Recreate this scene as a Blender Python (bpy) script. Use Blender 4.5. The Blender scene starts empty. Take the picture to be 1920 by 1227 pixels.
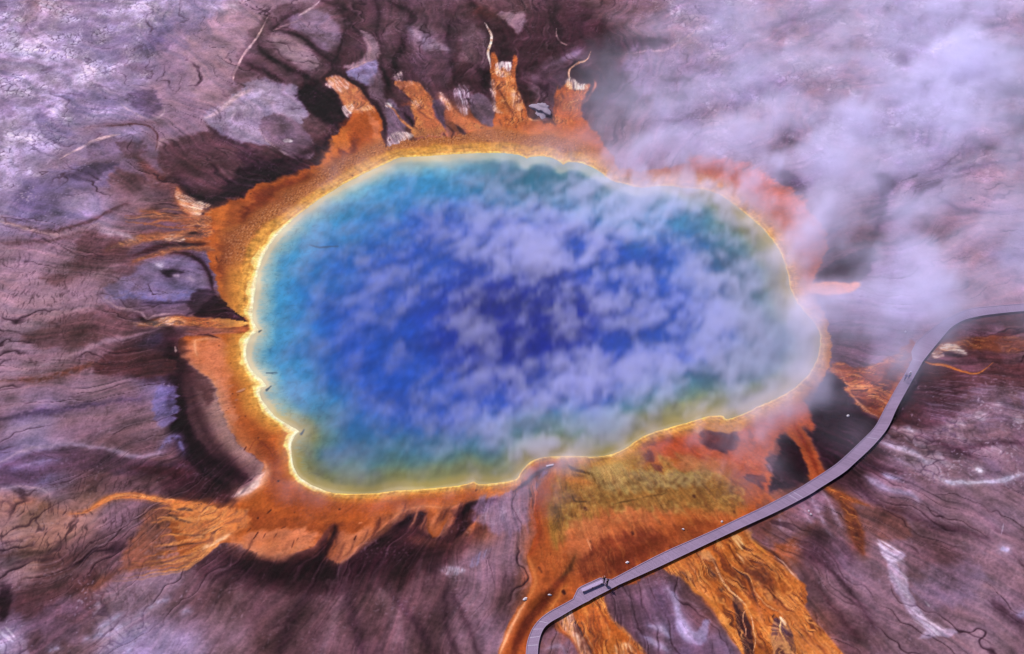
# Geothermal hot spring seen from the air: everything is built from code.
import math, random
import numpy as np
try:
    import bpy, bmesh
    from mathutils import Vector
except ImportError:          # lets the painted colour map be previewed outside Blender
    bpy = None

random.seed(7)
F32 = np.float32
# tuned constants
KALB_ = (0.44, 0.42, 0.40)      # ground albedo per displayed colour
WATER_K = 0.82
STEAM_TAU = 0.072
STEAM_COL = (0.80, 0.755, 1.0)
SUN_S, SKY_S, EXPO = 4.0, 0.10, 0.85
# ------------------------------------------------------------------ camera geometry
CAM_H, PITCH, FPX, CX, CY = 137.0, math.radians(43.0), 2040.0, 960.0, 613.5
SP, CP = math.sin(PITCH), math.cos(PITCH)

def at(px, py, z=0.0):
    """image pixel coordinates (traced on the aerial view) -> metres on the level z"""
    u = (px - CX) / FPX
    v = (CY - py) / FPX
    dy = CP + v * SP
    dz = -SP + v * CP
    t = (CAM_H - z) / -dz
    return u * t, dy * t, z

# ------------------------------------------------------------------ noise
def _h(ix, iy, seed):
    h = (ix.astype(np.uint32) * np.uint32(374761393) + iy.astype(np.uint32) * np.uint32(668265263)
         + np.uint32((seed * 2246822519 + 97) & 0xFFFFFFFF))
    h = (h ^ (h >> np.uint32(13))) * np.uint32(1274126177)
    h = (h ^ (h >> np.uint32(15))) * np.uint32(2246822519)
    return h ^ (h >> np.uint32(16))

_ANG = np.linspace(0, 2 * np.pi, 256, endpoint=False)
_GX, _GY = np.cos(_ANG).astype(F32), np.sin(_ANG).astype(F32)

def perlin(x, y, seed=0):
    x = np.asarray(x, F32); y = np.asarray(y, F32)
    fx, fy = np.floor(x), np.floor(y)
    ix, iy = fx.astype(np.int64), fy.astype(np.int64)
    x = x - fx; y = y - fy
    def g(a, b):
        k = (_h(ix + a, iy + b, seed) & np.uint32(255))
        return _GX[k] * (x - a) + _GY[k] * (y - b)
    u = x * x * x * (x * (x * 6 - 15) + 10)
    v = y * y * y * (y * (y * 6 - 15) + 10)
    a = g(0, 0); b = g(1, 0); c = g(0, 1); d = g(1, 1)
    a = a + u * (b - a); c = c + u * (d - c)
    return (a + v * (c - a)) * F32(1.5)

def fbm(x, y, octv=4, seed=0, gain=0.5):
    s = 0; a = 1.0; t = 0
    for o in range(octv):
        s = s + a * perlin(x * 2 ** o + 17.3 * o, y * 2 ** o - 9.1 * o, seed + o * 31)
        t += a; a *= gain
    return s / t

def ridged(x, y, octv=3, seed=0):
    s = 0; a = 1.0; t = 0
    for o in range(octv):
        s = s + a * (1 - np.abs(perlin(x * 2 ** o + 5.7 * o, y * 2 ** o, seed + o * 17)) * 2)
        t += a; a *= 0.5
    return s / t

def cells(x, y, seed=0):
    """distance to cell border (0 on the crack) and a random value per cell"""
    fx, fy = np.floor(x), np.floor(y)
    ix, iy = fx.astype(np.int64), fy.astype(np.int64)
    f1 = np.full(x.shape, 9, F32); f2 = f1.copy(); rv = np.zeros(x.shape, F32)
    for a in (-1, 0, 1):
        for b in (-1, 0, 1):
            k = _h(ix + a, iy + b, seed)
            ox = (k & np.uint32(1023)).astype(F32) / 1023
            oy = ((k >> np.uint32(10)) & np.uint32(1023)).astype(F32) / 1023
            d = np.hypot(fx + a + ox - x, fy + b + oy - y).astype(F32)
            near = d < f1
            f2 = np.where(near, f1, np.minimum(f2, d))
            f1 = np.where(near, d, f1)
            rv = np.where(near, ((k >> np.uint32(20)) & np.uint32(255)).astype(F32) / 255, rv)
    return f2 - f1, rv

def sm(a, b, x):
    t = np.clip((x - a) / (b - a), 0, 1)
    return t * t * (3 - 2 * t)

# ------------------------------------------------------------------ ground lattice, laid out in image pixels
STEP = 1.6
PXS = np.arange(-176, 2100, STEP); PYS = np.arange(-128, 1344, STEP)
_gl = PXS[0] - STEP * np.cumsum(1.16 ** np.arange(1, 46))
_gr = PXS[-1] + STEP * np.cumsum(1.16 ** np.arange(1, 46))
_yu = PYS[0] - (PYS[0] + 1283.0) * (1 - np.exp(-np.arange(1, 40) / 9.0))
_yd = PYS[-1] + STEP * np.cumsum(1.16 ** np.arange(1, 34))
_yd = _yd[_yd < 2500]
ALLX = np.concatenate([_gl[::-1], PXS, _gr]); ALLY = np.concatenate([_yu[::-1], PYS, _yd])
XO, YO = len(_gl), len(_yu)
PX, PY = np.meshgrid(ALLX, ALLY)           # (rows, cols)
PX = PX.astype(F32); PY = PY.astype(F32)
GX, GY, _ = at(PX.astype(np.float64), PY.astype(np.float64))
GX = GX.astype(F32); GY = GY.astype(F32)
H_, W_ = PX.shape
IMG = np.zeros((H_, W_, 3), F32)            # sRGB 0..1
MAT = np.zeros((H_, W_), F32)               # smooth bacterial mat
WET = np.zeros((H_, W_), F32)               # wet film
CRK = np.zeros((H_, W_), F32)               # cracked sinter crust

N2x = fbm(GX / 5.5, GY / 5.5, 2, 11); N2y = fbm(GX / 5.5, GY / 5.5, 2, 12)
N1x = perlin(GX / 1.15, GY / 1.15, 13); N1y = perlin(GX / 1.15, GY / 1.15, 14)
N0 = perlin(GX / 0.42, GY / 0.42, 15)
MOTT = fbm(GX / 3.2, GY / 3.2, 4, 16)

_sx, _sy, _ = at(985, 610)
_rx, _ry = GX - _sx, GY - _sy
TGY = np.hypot(_rx, _ry); TGX = (np.arctan2(_ry, _rx) * 62).astype(F32) + 0.5 * N2x; TGY = TGY + 0.4 * N1x

COMB = (fbm(TGX / 1.9, TGY / 16, 4, 17, 0.6) * 1.6).astype(F32)
_l = np.hypot(PX - 985, (PY - 610) * 1.0) + 1e-3
RUX, RUY = (PX - 985) / _l, (PY - 610) / _l

def bbox(pts, pad):
    xs = [p[0] for p in pts]; ys = [p[1] for p in pts]
    i0 = int(np.searchsorted(ALLX, min(xs) - pad)); i1 = int(np.searchsorted(ALLX, max(xs) + pad))
    j0 = int(np.searchsorted(ALLY, min(ys) - pad)); j1 = int(np.searchsorted(ALLY, max(ys) + pad))
    return slice(max(j0, 0), max(j1, j0 + 1)), slice(max(i0, 0), max(i1, i0 + 1))

def spline(pts, closed, n=4):
    P = np.array(pts, float); m = len(P); out = []
    rng = range(m) if closed else range(m - 1)
    for i in rng:
        if closed:
            a, b, c, d = P[(i - 1) % m], P[i], P[(i + 1) % m], P[(i + 2) % m]
        else:
            a, b, c, d = P[max(i - 1, 0)], P[i], P[i + 1], P[min(i + 2, m - 1)]
        for k in range(n):
            t = k / n
            out.append(0.5 * ((2 * b) + (c - a) * t + (2 * a - 5 * b + 4 * c - d) * t * t + (3 * b - a - 3 * c + d) * t ** 3))
    if not closed: out.append(P[-1])
    return np.array(out)

def seg_dist(x, y, P, closed, vals=None):
    """distance to a polyline, interpolated value along it, winding parity"""
    best = np.full(x.shape, 1e9, F32); val = np.zeros(x.shape, F32); ins = np.zeros(x.shape, bool)
    n = len(P)
    for i in range(n if closed else n - 1):
        ax, ay = P[i][0], P[i][1]; bx, by = P[(i + 1) % n][0], P[(i + 1) % n][1]
        dx, dy = bx - ax, by - ay; L = dx * dx + dy * dy + 1e-9
        t = np.clip(((x - ax) * dx + (y - ay) * dy) / L, 0, 1)
        d = (x - ax - t * dx) ** 2 + (y - ay - t * dy) ** 2
        if vals is not None:
            w = vals[i] + (vals[(i + 1) % n] - vals[i]) * t
            d = np.sqrt(d) - w
            near = d < best
            best = np.where(near, d, best); val = np.where(near, w, val)
        else:
            best = np.minimum(best, d)
        if closed and ay != by:
            c = (y > min(ay, by)) & (y <= max(ay, by)) & (x < (y - ay) * dx / dy + ax)
            ins ^= c
    if vals is None: best = np.sqrt(best)
    return best, val, ins

def warped(s, warp, comb=0.0):
    x = PX[s] + warp * (1.3 * N2x[s] + 0.6 * N1x[s]); y = PY[s] + 0.8 * warp * (1.3 * N2y[s] + 0.6 * N1y[s])
    if comb: x = x + comb * COMB[s] * RUX[s]; y = y + comb * COMB[s] * RUY[s]
    return x, y

def put(s, m, col, soft=1, mat=None, wet=None, crk=None):
    c = np.array(col, F32) / 255
    if mat is None and soft >= 4: m = m * np.clip(0.97 + 0.6 * MOTT[s], 0.35, 1)
    IMG[s] += (c - IMG[s]) * m[..., None]
    if mat is not None: MAT[s] += (mat - MAT[s]) * m
    if wet is not None: WET[s] += (wet - WET[s]) * m
    if crk is not None: CRK[s] += (crk - CRK[s]) * m

def F(pts, col, a=1.0, soft=3.0, warp=3.0, n=4, comb=None, **kw):
    """filled patch of ground colour with a soft, ragged border"""
    P = spline(pts, True, n) if n > 1 else np.array(pts, float)
    if comb is None: comb = 2.0 + 1.8 * warp + (6.0 if kw.get('wet') else 0.0)
    s = bbox(pts, soft * 2 + warp * 2 + comb + 4)
    x, y = warped(s, warp, comb)
    d, _, ins = seg_dist(x, y, P, True)
    sd = np.where(ins, -d, d)
    m = sm(soft, -soft * (0.3 if soft > 5 else 0.8), sd) * a
    put(s, m, col, soft, **kw)

def S(pts, col, a=1.0, soft=1.2, warp=1.5, n=4, brk=0.0, seed=3, **kw):
    """run, channel or ridge line: points are (x, y, half-width)"""
    Q = spline(pts, False, n)
    t = np.linspace(0, 1, len(Q)); Q[:, 2] *= np.clip(np.minimum(t, 1 - t) / 0.22, 0.12, 1) ** 0.6
    s = bbox(pts, max(p[2] for p in pts) + soft * 4 + warp * 2 + 6)
    x, y = warped(s, warp)
    d, w, _ = seg_dist(x, y, Q, False, Q[:, 2])
    if soft >= 2: put(s, sm(soft * 3.5 + 2, -2, d) * a * 0.38, col, soft)
    m = sm(soft, -soft, d) * a
    if soft < 2 and not kw: m = m * np.clip(0.72 + 1.1 * MOTT[s], 0.15, 1)
    if brk:
        m = m * sm(brk - 0.35, brk + 0.25, 0.5 + fbm(GX[s] / 1.2, GY[s] / 1.2, 2, seed))
    put(s, m, col, soft, **kw)

def SPK(pts, col, a=1.0, soft=6.0, warp=4.0, thr=0.0, fx=0.26, fy=2.4, seed=5, flow=True, **kw):
    """speckle for crust, mats and painted glints: grains of another colour inside an outline"""
    P = spline(pts, True, 3)
    s = bbox(pts, soft * 2 + warp * 2 + 4)
    x, y = warped(s, warp)
    d, _, ins = seg_dist(x, y, P, True)
    m = sm(soft, -soft, np.where(ins, -d, d))
    tx, ty = (TGX[s], TGY[s]) if flow else (GX[s], GY[s])
    if flow: fx, fy = 0.17 + 0.1 * min(fx, .5), 2.0 + 3.0 * min(fy, 1.0)
    g = perlin(tx / fx, ty / fy, seed) * 0.55 + perlin(tx / fx / 1.9, ty / fy / 1.6, seed + 1) * 0.45 + 0.30 * N2x[s] + 0.25 * MOTT[s]
    m = a * (0.16 * m + 0.78 * sm(thr - 0.30, thr + 0.60, g + (m - 1) * 0.8) * sm(0, 0.6, m))
    put(s, m, col, soft, **kw)
# ------------------------------------------------------------------ broad ground colours (sampled every 80 image pixels)
PAL = dict(w=(208, 192, 228), a=(178, 158, 198), b=(150, 130, 166), m=(152, 118, 136), p=(122, 91, 102),
           n=(98, 66, 72), d=(72, 41, 48), k=(42, 18, 28), t=(138, 99, 90), s=(104, 88, 120), u=(132, 102, 116), o=(160, 84, 48))
ROWS = ["bmbaabmunppnnnnpbbmbmbbbm",
        "aabbsbmnnppndddpmbmmmbbbm",
        "baabmmndddnddnddpbbmmbbbp",
        "aabbppbnndnoonnpbmmmbbbmp",
        "abpnnnndooooonpmmpmbmbbmp",
        "bsbpndooooooooommmmnpmpmm",
        "mmpnssooooooooooooonnbmmb",
        "muuuspooooooooooooonbbmmm",
        "uunnnoooooooooooooonpbmnn",
        "mpupskooooooooooooonnndnn",
        "pbpppkdoooooooooonnndnppp",
        "ssnnnndoooooooonoonddppup",
        "tttpndoooooopoooooonpnppu",
        "utnnpnddddnppoooooonppnpp",
        "dnnppnnnnnnpnonpsoonpppup",
        "bnpbbpnnnnnppoonsboonppup",
        "bnpbbpnnnnnppoonsboonpppp"]
LUT = np.array([[PAL[c] for c in r] for r in ROWS], F32) / 255

def broad():
    wx = fbm(GX / 16, GY / 16, 3, 21) * 62; wy = fbm(GX / 16, GY / 16, 3, 24) * 46
    u = np.clip((PX + wx) / 80, 0, 23.999); v = np.clip((PY + wy) / 80, 0, 15.999)
    iu = u.astype(int); iv = v.astype(int)
    fu = sm(0.0, 1.0, u - iu)[..., None]; fv = sm(0.0, 1.0, v - iv)[..., None]
    c = (LUT[iv, iu] * (1 - fu) + LUT[iv, iu + 1] * fu) * (1 - fv) + (LUT[iv + 1, iu] * (1 - fu) + LUT[iv + 1, iu + 1] * fu) * fv
    return c

# polar frame about the spring: runoff spreads from it
SX, SY, _ = at(985, 610)
RX = GX - SX; RY = GY - SY
RR = np.hypot(RX, RY)
TH = np.arctan2(RY, RX)
THW = TH + 0.10 * fbm(GX / 28, GY / 28, 3, 41)
# where two directions of arctan2 meet (due left) the streak pattern is blended with a second one
def polar_noise(ft, fr, octv, seed):
    a = fbm(THW * ft, RR / fr, octv, seed)
    th2 = np.where(THW < 0, THW + 2 * np.pi, THW)
    b = fbm(th2 * ft, RR / fr, octv, seed)
    w = sm(1.9, 2.3, np.abs(TH))
    return a * (1 - w) + b * w

IMG[:] = broad()
STREAK = polar_noise(22.0, 40.0, 4, 51)
STREAK2 = polar_noise(64.0, 26.0, 4, 57)
STREAK3 = polar_noise(190.0, 13.0, 3, 58)
BLOT = fbm(GX / 7.0, GY / 7.0, 5, 61, 0.55)
FINE = fbm(GX / 0.9, GY / 0.9, 3, 66)

# cracked, salty crust of the upper left and the top
cw = sm(420, 120, PX + 0.75 * PY - 90 + 90 * N2x) * sm(500, 380, PY + 30 * N2y)
cw = np.maximum(cw, 0.8 * sm(1120, 1280, PX - 0.2 * PY) * sm(420, 250, PY))
cw = np.maximum(cw, 0.75 * sm(1600, 1720, PX) * sm(700, 760, PY) * sm(950, 880, PY))
cw = np.maximum(cw, 0.55 * sm(430, 250, PX) * sm(1080, 1160, PY + 0.2 * PX))
CRK[:] = cw
kx = GX + 0.9 * N2x + 0.3 * N1x; ky = GY + 1.3 * N2y + 0.3 * N1y
ux = kx * 0.80 + ky * 0.42; uy = ky * 0.90 - kx * 0.36            # the crust is combed down towards the spring
ca, cr = cells(ux / 1.35, uy / 1.9, 71)
cb, cr2 = cells(kx / 2.4, ky / 3.4, 72)
pat1 = fbm(ux / 11, uy / 13, 3, 75); pat2 = fbm(ux / 3.2, uy / 5.0, 4, 76)
patchy = sm(0.02, 0.40, 0.75 * pat1 + 0.75 * pat2)
flat = sm(0.0, 0.34, ca)
bright = patchy * (0.25 + 0.75 * flat) * (0.45 + 0.55 * cr)
WHT = np.array([230, 216, 250], F32) / 255
DRK = np.array([84, 62, 86], F32) / 255
IMG += (np.array([110, 88, 116], F32) / 255 - IMG) * (cw * 0.55 * sm(0.1, -0.45, 0.6 * pat1 + 0.8 * pat2))[..., None]
IMG += (WHT - IMG) * (np.clip(bright * cw * 0.66, 0, 1))[..., None]
IMG += (DRK - IMG) * (cw * 0.78 * sm(0.15, 0.0, ca) * sm(0.1, 0.6, patchy))[..., None]
IMG += (DRK - IMG) * (cw * 0.4 * sm(0.05, 0.0, cb) * sm(-0.2, 0.3, pat2))[..., None]

# ripple terracettes: low rims across the runoff direction
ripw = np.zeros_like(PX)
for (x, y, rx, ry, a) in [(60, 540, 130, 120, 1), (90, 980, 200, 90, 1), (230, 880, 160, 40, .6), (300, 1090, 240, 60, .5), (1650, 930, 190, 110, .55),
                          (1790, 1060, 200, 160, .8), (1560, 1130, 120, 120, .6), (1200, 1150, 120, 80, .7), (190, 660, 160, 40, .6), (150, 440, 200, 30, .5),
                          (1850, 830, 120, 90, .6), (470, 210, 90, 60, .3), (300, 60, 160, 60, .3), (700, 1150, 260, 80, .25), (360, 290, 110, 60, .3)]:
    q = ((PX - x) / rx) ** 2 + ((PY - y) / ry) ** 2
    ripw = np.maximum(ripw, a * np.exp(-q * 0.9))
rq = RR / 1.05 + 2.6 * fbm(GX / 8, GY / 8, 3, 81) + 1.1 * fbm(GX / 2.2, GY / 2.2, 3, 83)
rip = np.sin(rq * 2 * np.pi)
# short dark cracks combed across the shallow terraces
ripv = np.zeros_like(PX)
for (x, y, rx, ry, a) in [(110, 995, 200, 75, 1), (70, 560, 150, 110, .8), (230, 905, 200, 40, .7), (90, 480, 120, 50, .5), (160, 1080, 180, 60, .6), (120, 680, 160, 30, .6), (180, 780, 120, 30, .4), (420, 230, 60, 50, .4), (90, 440, 150, 22, .6)]:
    ripv = np.maximum(ripv, a * np.exp(-0.9 * (((PX - x) / rx) ** 2 + ((PY - y) / ry) ** 2)))
vx = (GX + 1.5 * N2x + 0.25 * N1x + 0.15 * GY) / 1.05; vy = (GY + 1.2 * N2y) / 5.2
VC = sm(.17, 0.0, np.abs(perlin(vx, vy, 86) + 0.3 * perlin(vx * 2.1, vy * 2.0, 87))) * ripv * sm(-.25, .2, fbm(GX / 3, GY / 3, 3, 88) + .08)
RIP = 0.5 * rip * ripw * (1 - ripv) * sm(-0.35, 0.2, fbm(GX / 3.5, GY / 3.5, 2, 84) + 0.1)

K, D, N_, P_, SL, LI, WH = (44, 20, 33), (74, 42, 56), (100, 70, 86), (126, 96, 118), (104, 88, 122), (168, 148, 190), (236, 220, 246)
O1, O2, O3, OP, RU, RD, TAN = (182, 92, 42), (214, 124, 60), (166, 78, 38), (206, 124, 92), (122, 52, 32), (96, 38, 30), (150, 112, 112)
GO, OC, CRM, PK = (220, 160, 72), (178, 118, 62), (252, 228, 178), (240, 196, 184)

# ------------------------------------------------------------------ upper left
for (x, y, r, a) in [(55, 90, 38, .5), (285, 26, 46, .55), (165, 140, 42, .45), (112, 200, 30, .5), (35, 262, 36, .5), (95, 40, 30, .4), (320, 65, 24, .35), (430, 12, 40, .4)]:
    SPK([(x - r, y), (x, y - r * .6), (x + r, y), (x, y + r * .6)], WH, a, 14, 8, 0.0, 0.55, 1.0, seed=int(x))
F([(300, 110), (330, 60), (420, 40), (470, 20), (450, 110), (400, 180), (380, 240), (320, 260), (305, 180)], (150, 120, 146), .75, 22, 10)
F([(370, 60), (480, 30), (450, 110), (430, 150), (385, 205), (360, 150)], (156, 122, 136), .7, 14, 6)
F([(235, 180), (260, 172), (295, 178), (302, 200), (285, 218), (262, 208), (245, 196)], (88, 68, 92), .85, 9, 7)
F([(235, 118), (275, 122), (285, 132), (250, 132)], (116, 88, 112), .7, 6, 6)
F([(120, 180), (180, 178), (220, 195), (150, 215)], SL, .6, 10, 6)
F([(70, 225), (110, 222), (130, 255), (90, 260)], SL, .6, 9, 7)
S([(226, 196, 2), (255, 216, 2.5), (280, 228, 3), (305, 218, 2), (310, 200, 1)], (186, 158, 180), .8)
F([(160, 300), (172, 272), (210, 256), (285, 268), (296, 300), (300, 340), (262, 330), (200, 310)], (112, 88, 108), .85, 8, 6)
F([(225, 272), (262, 266), (270, 290), (240, 300)], (84, 58, 66), .8, 7, 6)
F([(40, 350), (100, 325), (150, 312), (215, 315), (190, 345), (140, 360), (95, 385), (50, 392)], (100, 84, 112), .8, 9, 8)
F([(120, 330), (190, 308), (220, 312), (170, 335)], (72, 56, 78), .7, 6, 6)
S([(160, 242, 4), (200, 236, 4), (250, 232, 5), (290, 232, 5)], (106, 70, 78), .55, 5)
S([(190, 240, 1), (235, 235, 1.5), (275, 238, 1.6), (293, 250, 2), (296, 266, 2.2), (291, 286, 1.5)], (86, 48, 52), .9, .8, 1)
S([(110, 298, 1), (150, 278, 2), (190, 260, 2.2), (226, 252, 1.4)], (214, 178, 190), .9, 1, 1)
S([(296, 282, 2), (306, 262, 2.5), (345, 265, 2)], (176, 142, 150), .5, 2)
F([(300, 290), (340, 262), (420, 248), (478, 262), (505, 300), (470, 335), (400, 372), (352, 352), (315, 318)], (88, 54, 62), .9, 12, 5)
F([(395, 240), (440, 250), (470, 285), (440, 270), (410, 258)], (70, 40, 56), .7, 8, 4)
S([(262, 300, 7), (285, 328, 9), (318, 346, 6)], (112, 54, 44), .6, 6)
S([(370, 378, 4), (410, 374, 9), (450, 352, 12), (490, 326, 12), (530, 300, 9)], K, .95, 7, 4)
S([(330, 340, 6), (356, 362, 8), (384, 386, 7)], K, .8, 6, 4)
F([(450, 290), (500, 300), (470, 340), (430, 366), (420, 350), (460, 325)], (58, 30, 44), .8, 9, 5)
# pale lobes inside the dark ground
F([(388, 222), (420, 196), (455, 165), (500, 148), (555, 165), (572, 205), (560, 232), (520, 214), (492, 232), (508, 268), (470, 268), (432, 258), (405, 244)], (154, 134, 164), .95, 6, 5, crk=.5)
S([(470, 180, 8), (520, 190, 10), (556, 220, 6)], (176, 156, 186), .6, 8, 6, brk=.4)
S([(440, 205, 6), (480, 190, 7), (500, 165, 5)], (182, 164, 196), .6, 7, 6, brk=.45)
S([(388, 222, 3), (416, 204, 3.5), (448, 180, 4), (470, 170, 3)], (198, 166, 180), .85, 2)
F([(486, 242), (500, 222), (545, 222), (582, 258), (590, 278), (577, 298), (542, 291), (510, 272)], (118, 92, 110), .95, 4, 3)
S([(486, 240, 1), (494, 258, 1.4), (510, 274, 1.6), (542, 292, 1.8), (576, 298, 1.8), (590, 280, 1.5), (584, 262, 1)], (172, 142, 156), .8, 1, 1)
S([(531, 265, 2), (540, 265, 3.2), (549, 266, 2)], (250, 238, 252), .95, 1, .5)
S([(560, 292, 7), (610, 268, 9), (640, 240, 9)], (62, 34, 46), .8, 7, 4)
F([(560, 170), (600, 160), (632, 186), (652, 222), (640, 240), (612, 232), (590, 210), (566, 190)], K, .95, 8, 4)
F([(462, 312), (520, 300), (570, 300), (540, 325), (490, 350), (440, 372), (420, 362)], (50, 24, 38), .85, 7, 4)
F([(502, 28), (545, 10), (575, 50), (520, 90), (485, 130), (440, 152), (445, 130), (462, 104), (486, 70)], (72, 44, 52), .85, 6, 2, comb=0)
# folded ridges at the top
F([(640, 20), (760, -20), (1000, 50), (1130, 90), (1100, 200), (1000, 180), (900, 190), (740, 150), (640, 170), (590, 120)], (66, 36, 46), .5, 24, 10)
F([(470, 60), (520, 20), (580, 6), (640, 30), (650, 70), (620, 130), (560, 158), (500, 148), (450, 160), (440, 130), (455, 95)], (104, 74, 84), .8, 6, 4)
F([(510, 70), (530, 62), (570, 82), (596, 118), (570, 130), (540, 104)], (158, 128, 138), .75, 8, 4)
F([(545, 40), (590, 20), (630, 50), (640, 80), (610, 92), (575, 70)], (136, 112, 136), .75, 10, 5)
for L in ([(640, 20, 3), (648, 60, 4), (632, 104, 4), (622, 124, 3), (645, 147, 3), (680, 172, 3.5), (706, 202, 4), (722, 235, 5), (726, 276, 3.5)],
          [(520, 58, 3), (570, 74, 4), (606, 104, 5), (632, 122, 3)], [(484, 72, 2), (488, 96, 4), (520, 118, 5), (560, 140, 6), (606, 158, 5)],
          [(462, 120, 3), (490, 132, 5), (530, 152, 5)], [(700, 0, 3), (711, 24, 2), (705, 62, 2.5), (713, 90, 3), (716, 128, 3), (728, 162, 3)],
          [(730, 4, 5), (762, 16, 6), (772, 34, 6), (760, 58, 7), (754, 90, 7), (742, 114, 7), (746, 144, 5), (768, 180, 4)],
          [(843, 44, 3), (840, 84, 5), (848, 120, 6), (852, 150, 5)], [(600, 0, 3), (650, 16, 3), (676, 30, 2)], [(560, 20, 2), (530, 40, 3), (512, 60, 2)],
          [(652, 30, 3), (668, 60, 3), (700, 76, 2)], [(880, 0, 6), (905, 30, 6), (915, 60, 4)], [(900, 90, 8), (905, 140, 8), (912, 190, 5)]):
    S([(x, y, w_ * .8) for x, y, w_ in L], (54, 28, 38), .95, 4.5, 3)
S([(505, 28, 1.5), (482, 70, 2), (457, 104, 2), (441, 134, 2.2), (437, 154, 2)], (216, 178, 186), .9, 1, 1)
S([(600, 2, 1), (580, 18, 2), (560, 30, 1.5)], (204, 178, 196), .8, 1, 1)
S([(560, 40, 1), (530, 52, 1.6), (513, 58, 1)], (176, 140, 140), .7, 1, 1)
F([(676, 60), (706, 78), (713, 104), (690, 118), (662, 130), (648, 126), (680, 108), (688, 84)], (172, 138, 152), .8, 5, 3)
F([(650, 138), (688, 118), (708, 118), (706, 146), (690, 160), (668, 152)], (154, 140, 186), .9, 4, 3)
S([(652, 133, 1), (676, 122, 1.5), (696, 113, 1)], (196, 156, 160), .8, 1, 1)
F([(690, 165), (712, 140), (722, 190), (740, 215), (730, 235), (716, 205)], (116, 90, 104), .8, 6, 3)
S([(768, 56, 6), (800, 80, 9), (838, 94, 5)], (176, 150, 176), .7, 7, 5, brk=.3)
F([(782, 100), (838, 100), (842, 150), (800, 150), (776, 130)], (92, 62, 76), .7, 9, 5)
F([(868, 60), (905, 62), (912, 120), (870, 110)], (124, 94, 104), .6, 9, 5)
F([(726, 190), (748, 205), (760, 250), (742, 268), (728, 274)], (112, 88, 106), .9, 3, 2)
F([(930, 30), (982, 22), (976, 62), (958, 50)], (168, 136, 150), .7, 4, 4)
F([(1000, 10), (1060, 0), (1120, 40), (1130, 90), (1090, 100), (1030, 70)], (76, 44, 56), .65, 16, 6)
S([(890, 20, 10), (930, 32, 6)], (112, 58, 50), .4, 8)
S([(1130, 88, 9), (1190, 84, 11), (1250, 80, 8)], (70, 40, 54), .8, 7, 5)
S([(1170, 103, 1), (1210, 97, 1.3), (1246, 94, 1.8), (1276, 80, 2), (1300, 62, 2), (1312, 44, 1)], (200, 160, 172), .85, 1, 1.5)
S([(1288, 78, 1), (1305, 68, 1), (1316, 50, 1)], (200, 164, 180), .6, 1, 1.5)
F([(1180, 110), (1260, 100), (1320, 110), (1330, 170), (1250, 190), (1190, 160)], (150, 128, 168), .6, 18, 10, crk=.7)
S([(1043, 54, 1), (1046, 74, 1.3), (1064, 86, 1)], (196, 156, 156), .8, .8, 1)
S([(1020, 130, 2), (1060, 112, 5), (1088, 98, 6)], (140, 114, 142), .7, 4, 2)
F([(1000, 140), (1040, 110), (1060, 140), (1040, 190), (1010, 186)], (92, 66, 80), .6, 8, 4)
for L in ([(1100, 210, 2), (1150, 190, 4), (1180, 170, 3)], [(1240, 225, 2), (1270, 228, 2.5), (1300, 216, 1.5)], [(1150, 120, 4), (1170, 150, 4), (1140, 190, 3)], [(1240, 152, 4), (1290, 150, 3)], [(1250, 180, 7), (1290, 178, 6)],
          [(1500, 260, 3), (1480, 250, 4), (1470, 262, 5), (1500, 272, 5)], [(1400, 60, 5), (1480, 40, 4), (1560, 20, 5)], [(1420, 110, 4), (1500, 86, 4), (1590, 20, 3)]):
    S(L, (84, 58, 76), .65, 4, 4)
# ------------------------------------------------------------------ far right
for L in ([(1780, 330, 3), (1730, 360, 5), (1690, 400, 9), (1650, 415, 8), (1640, 440, 6)], [(1640, 330, 10), (1665, 352, 16), (1660, 390, 14), (1620, 400, 10)],
          [(1790, 322, 4), (1830, 312, 3), (1920, 300, 3)], [(1860, 226, 4), (1890, 222, 9), (1930, 226, 10)], [(1760, 372, 2), (1790, 392, 2), (1850, 400, 2), (1930, 392, 2)],
          [(1860, 180, 5), (1930, 170, 8)], [(1870, 110, 6), (1940, 90, 12)], [(1450, 325, 14), (1490, 345, 14), (1510, 365, 10)]):
    S(L, (72, 48, 72), .8, 5, 4)
F([(1670, 370), (1690, 345), (1720, 340), (1690, 380), (1665, 405)], (182, 150, 182), .7, 5, 3)
S([(1780, 315, 2), (1830, 300, 2.5), (1880, 280, 2)], (190, 160, 190), .5, 2, 4)
for (x, y) in [(1872, 346), (1809, 380), (1854, 387), (1859, 389), (1846, 380), (1820, 372), (1826, 375), (1844, 174), (1830, 205), (943, 44)]:
    S([(x - 1, y, 1.6), (x + 1, y, 1.6)], (60, 36, 52), .9, .8, .3)
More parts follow.
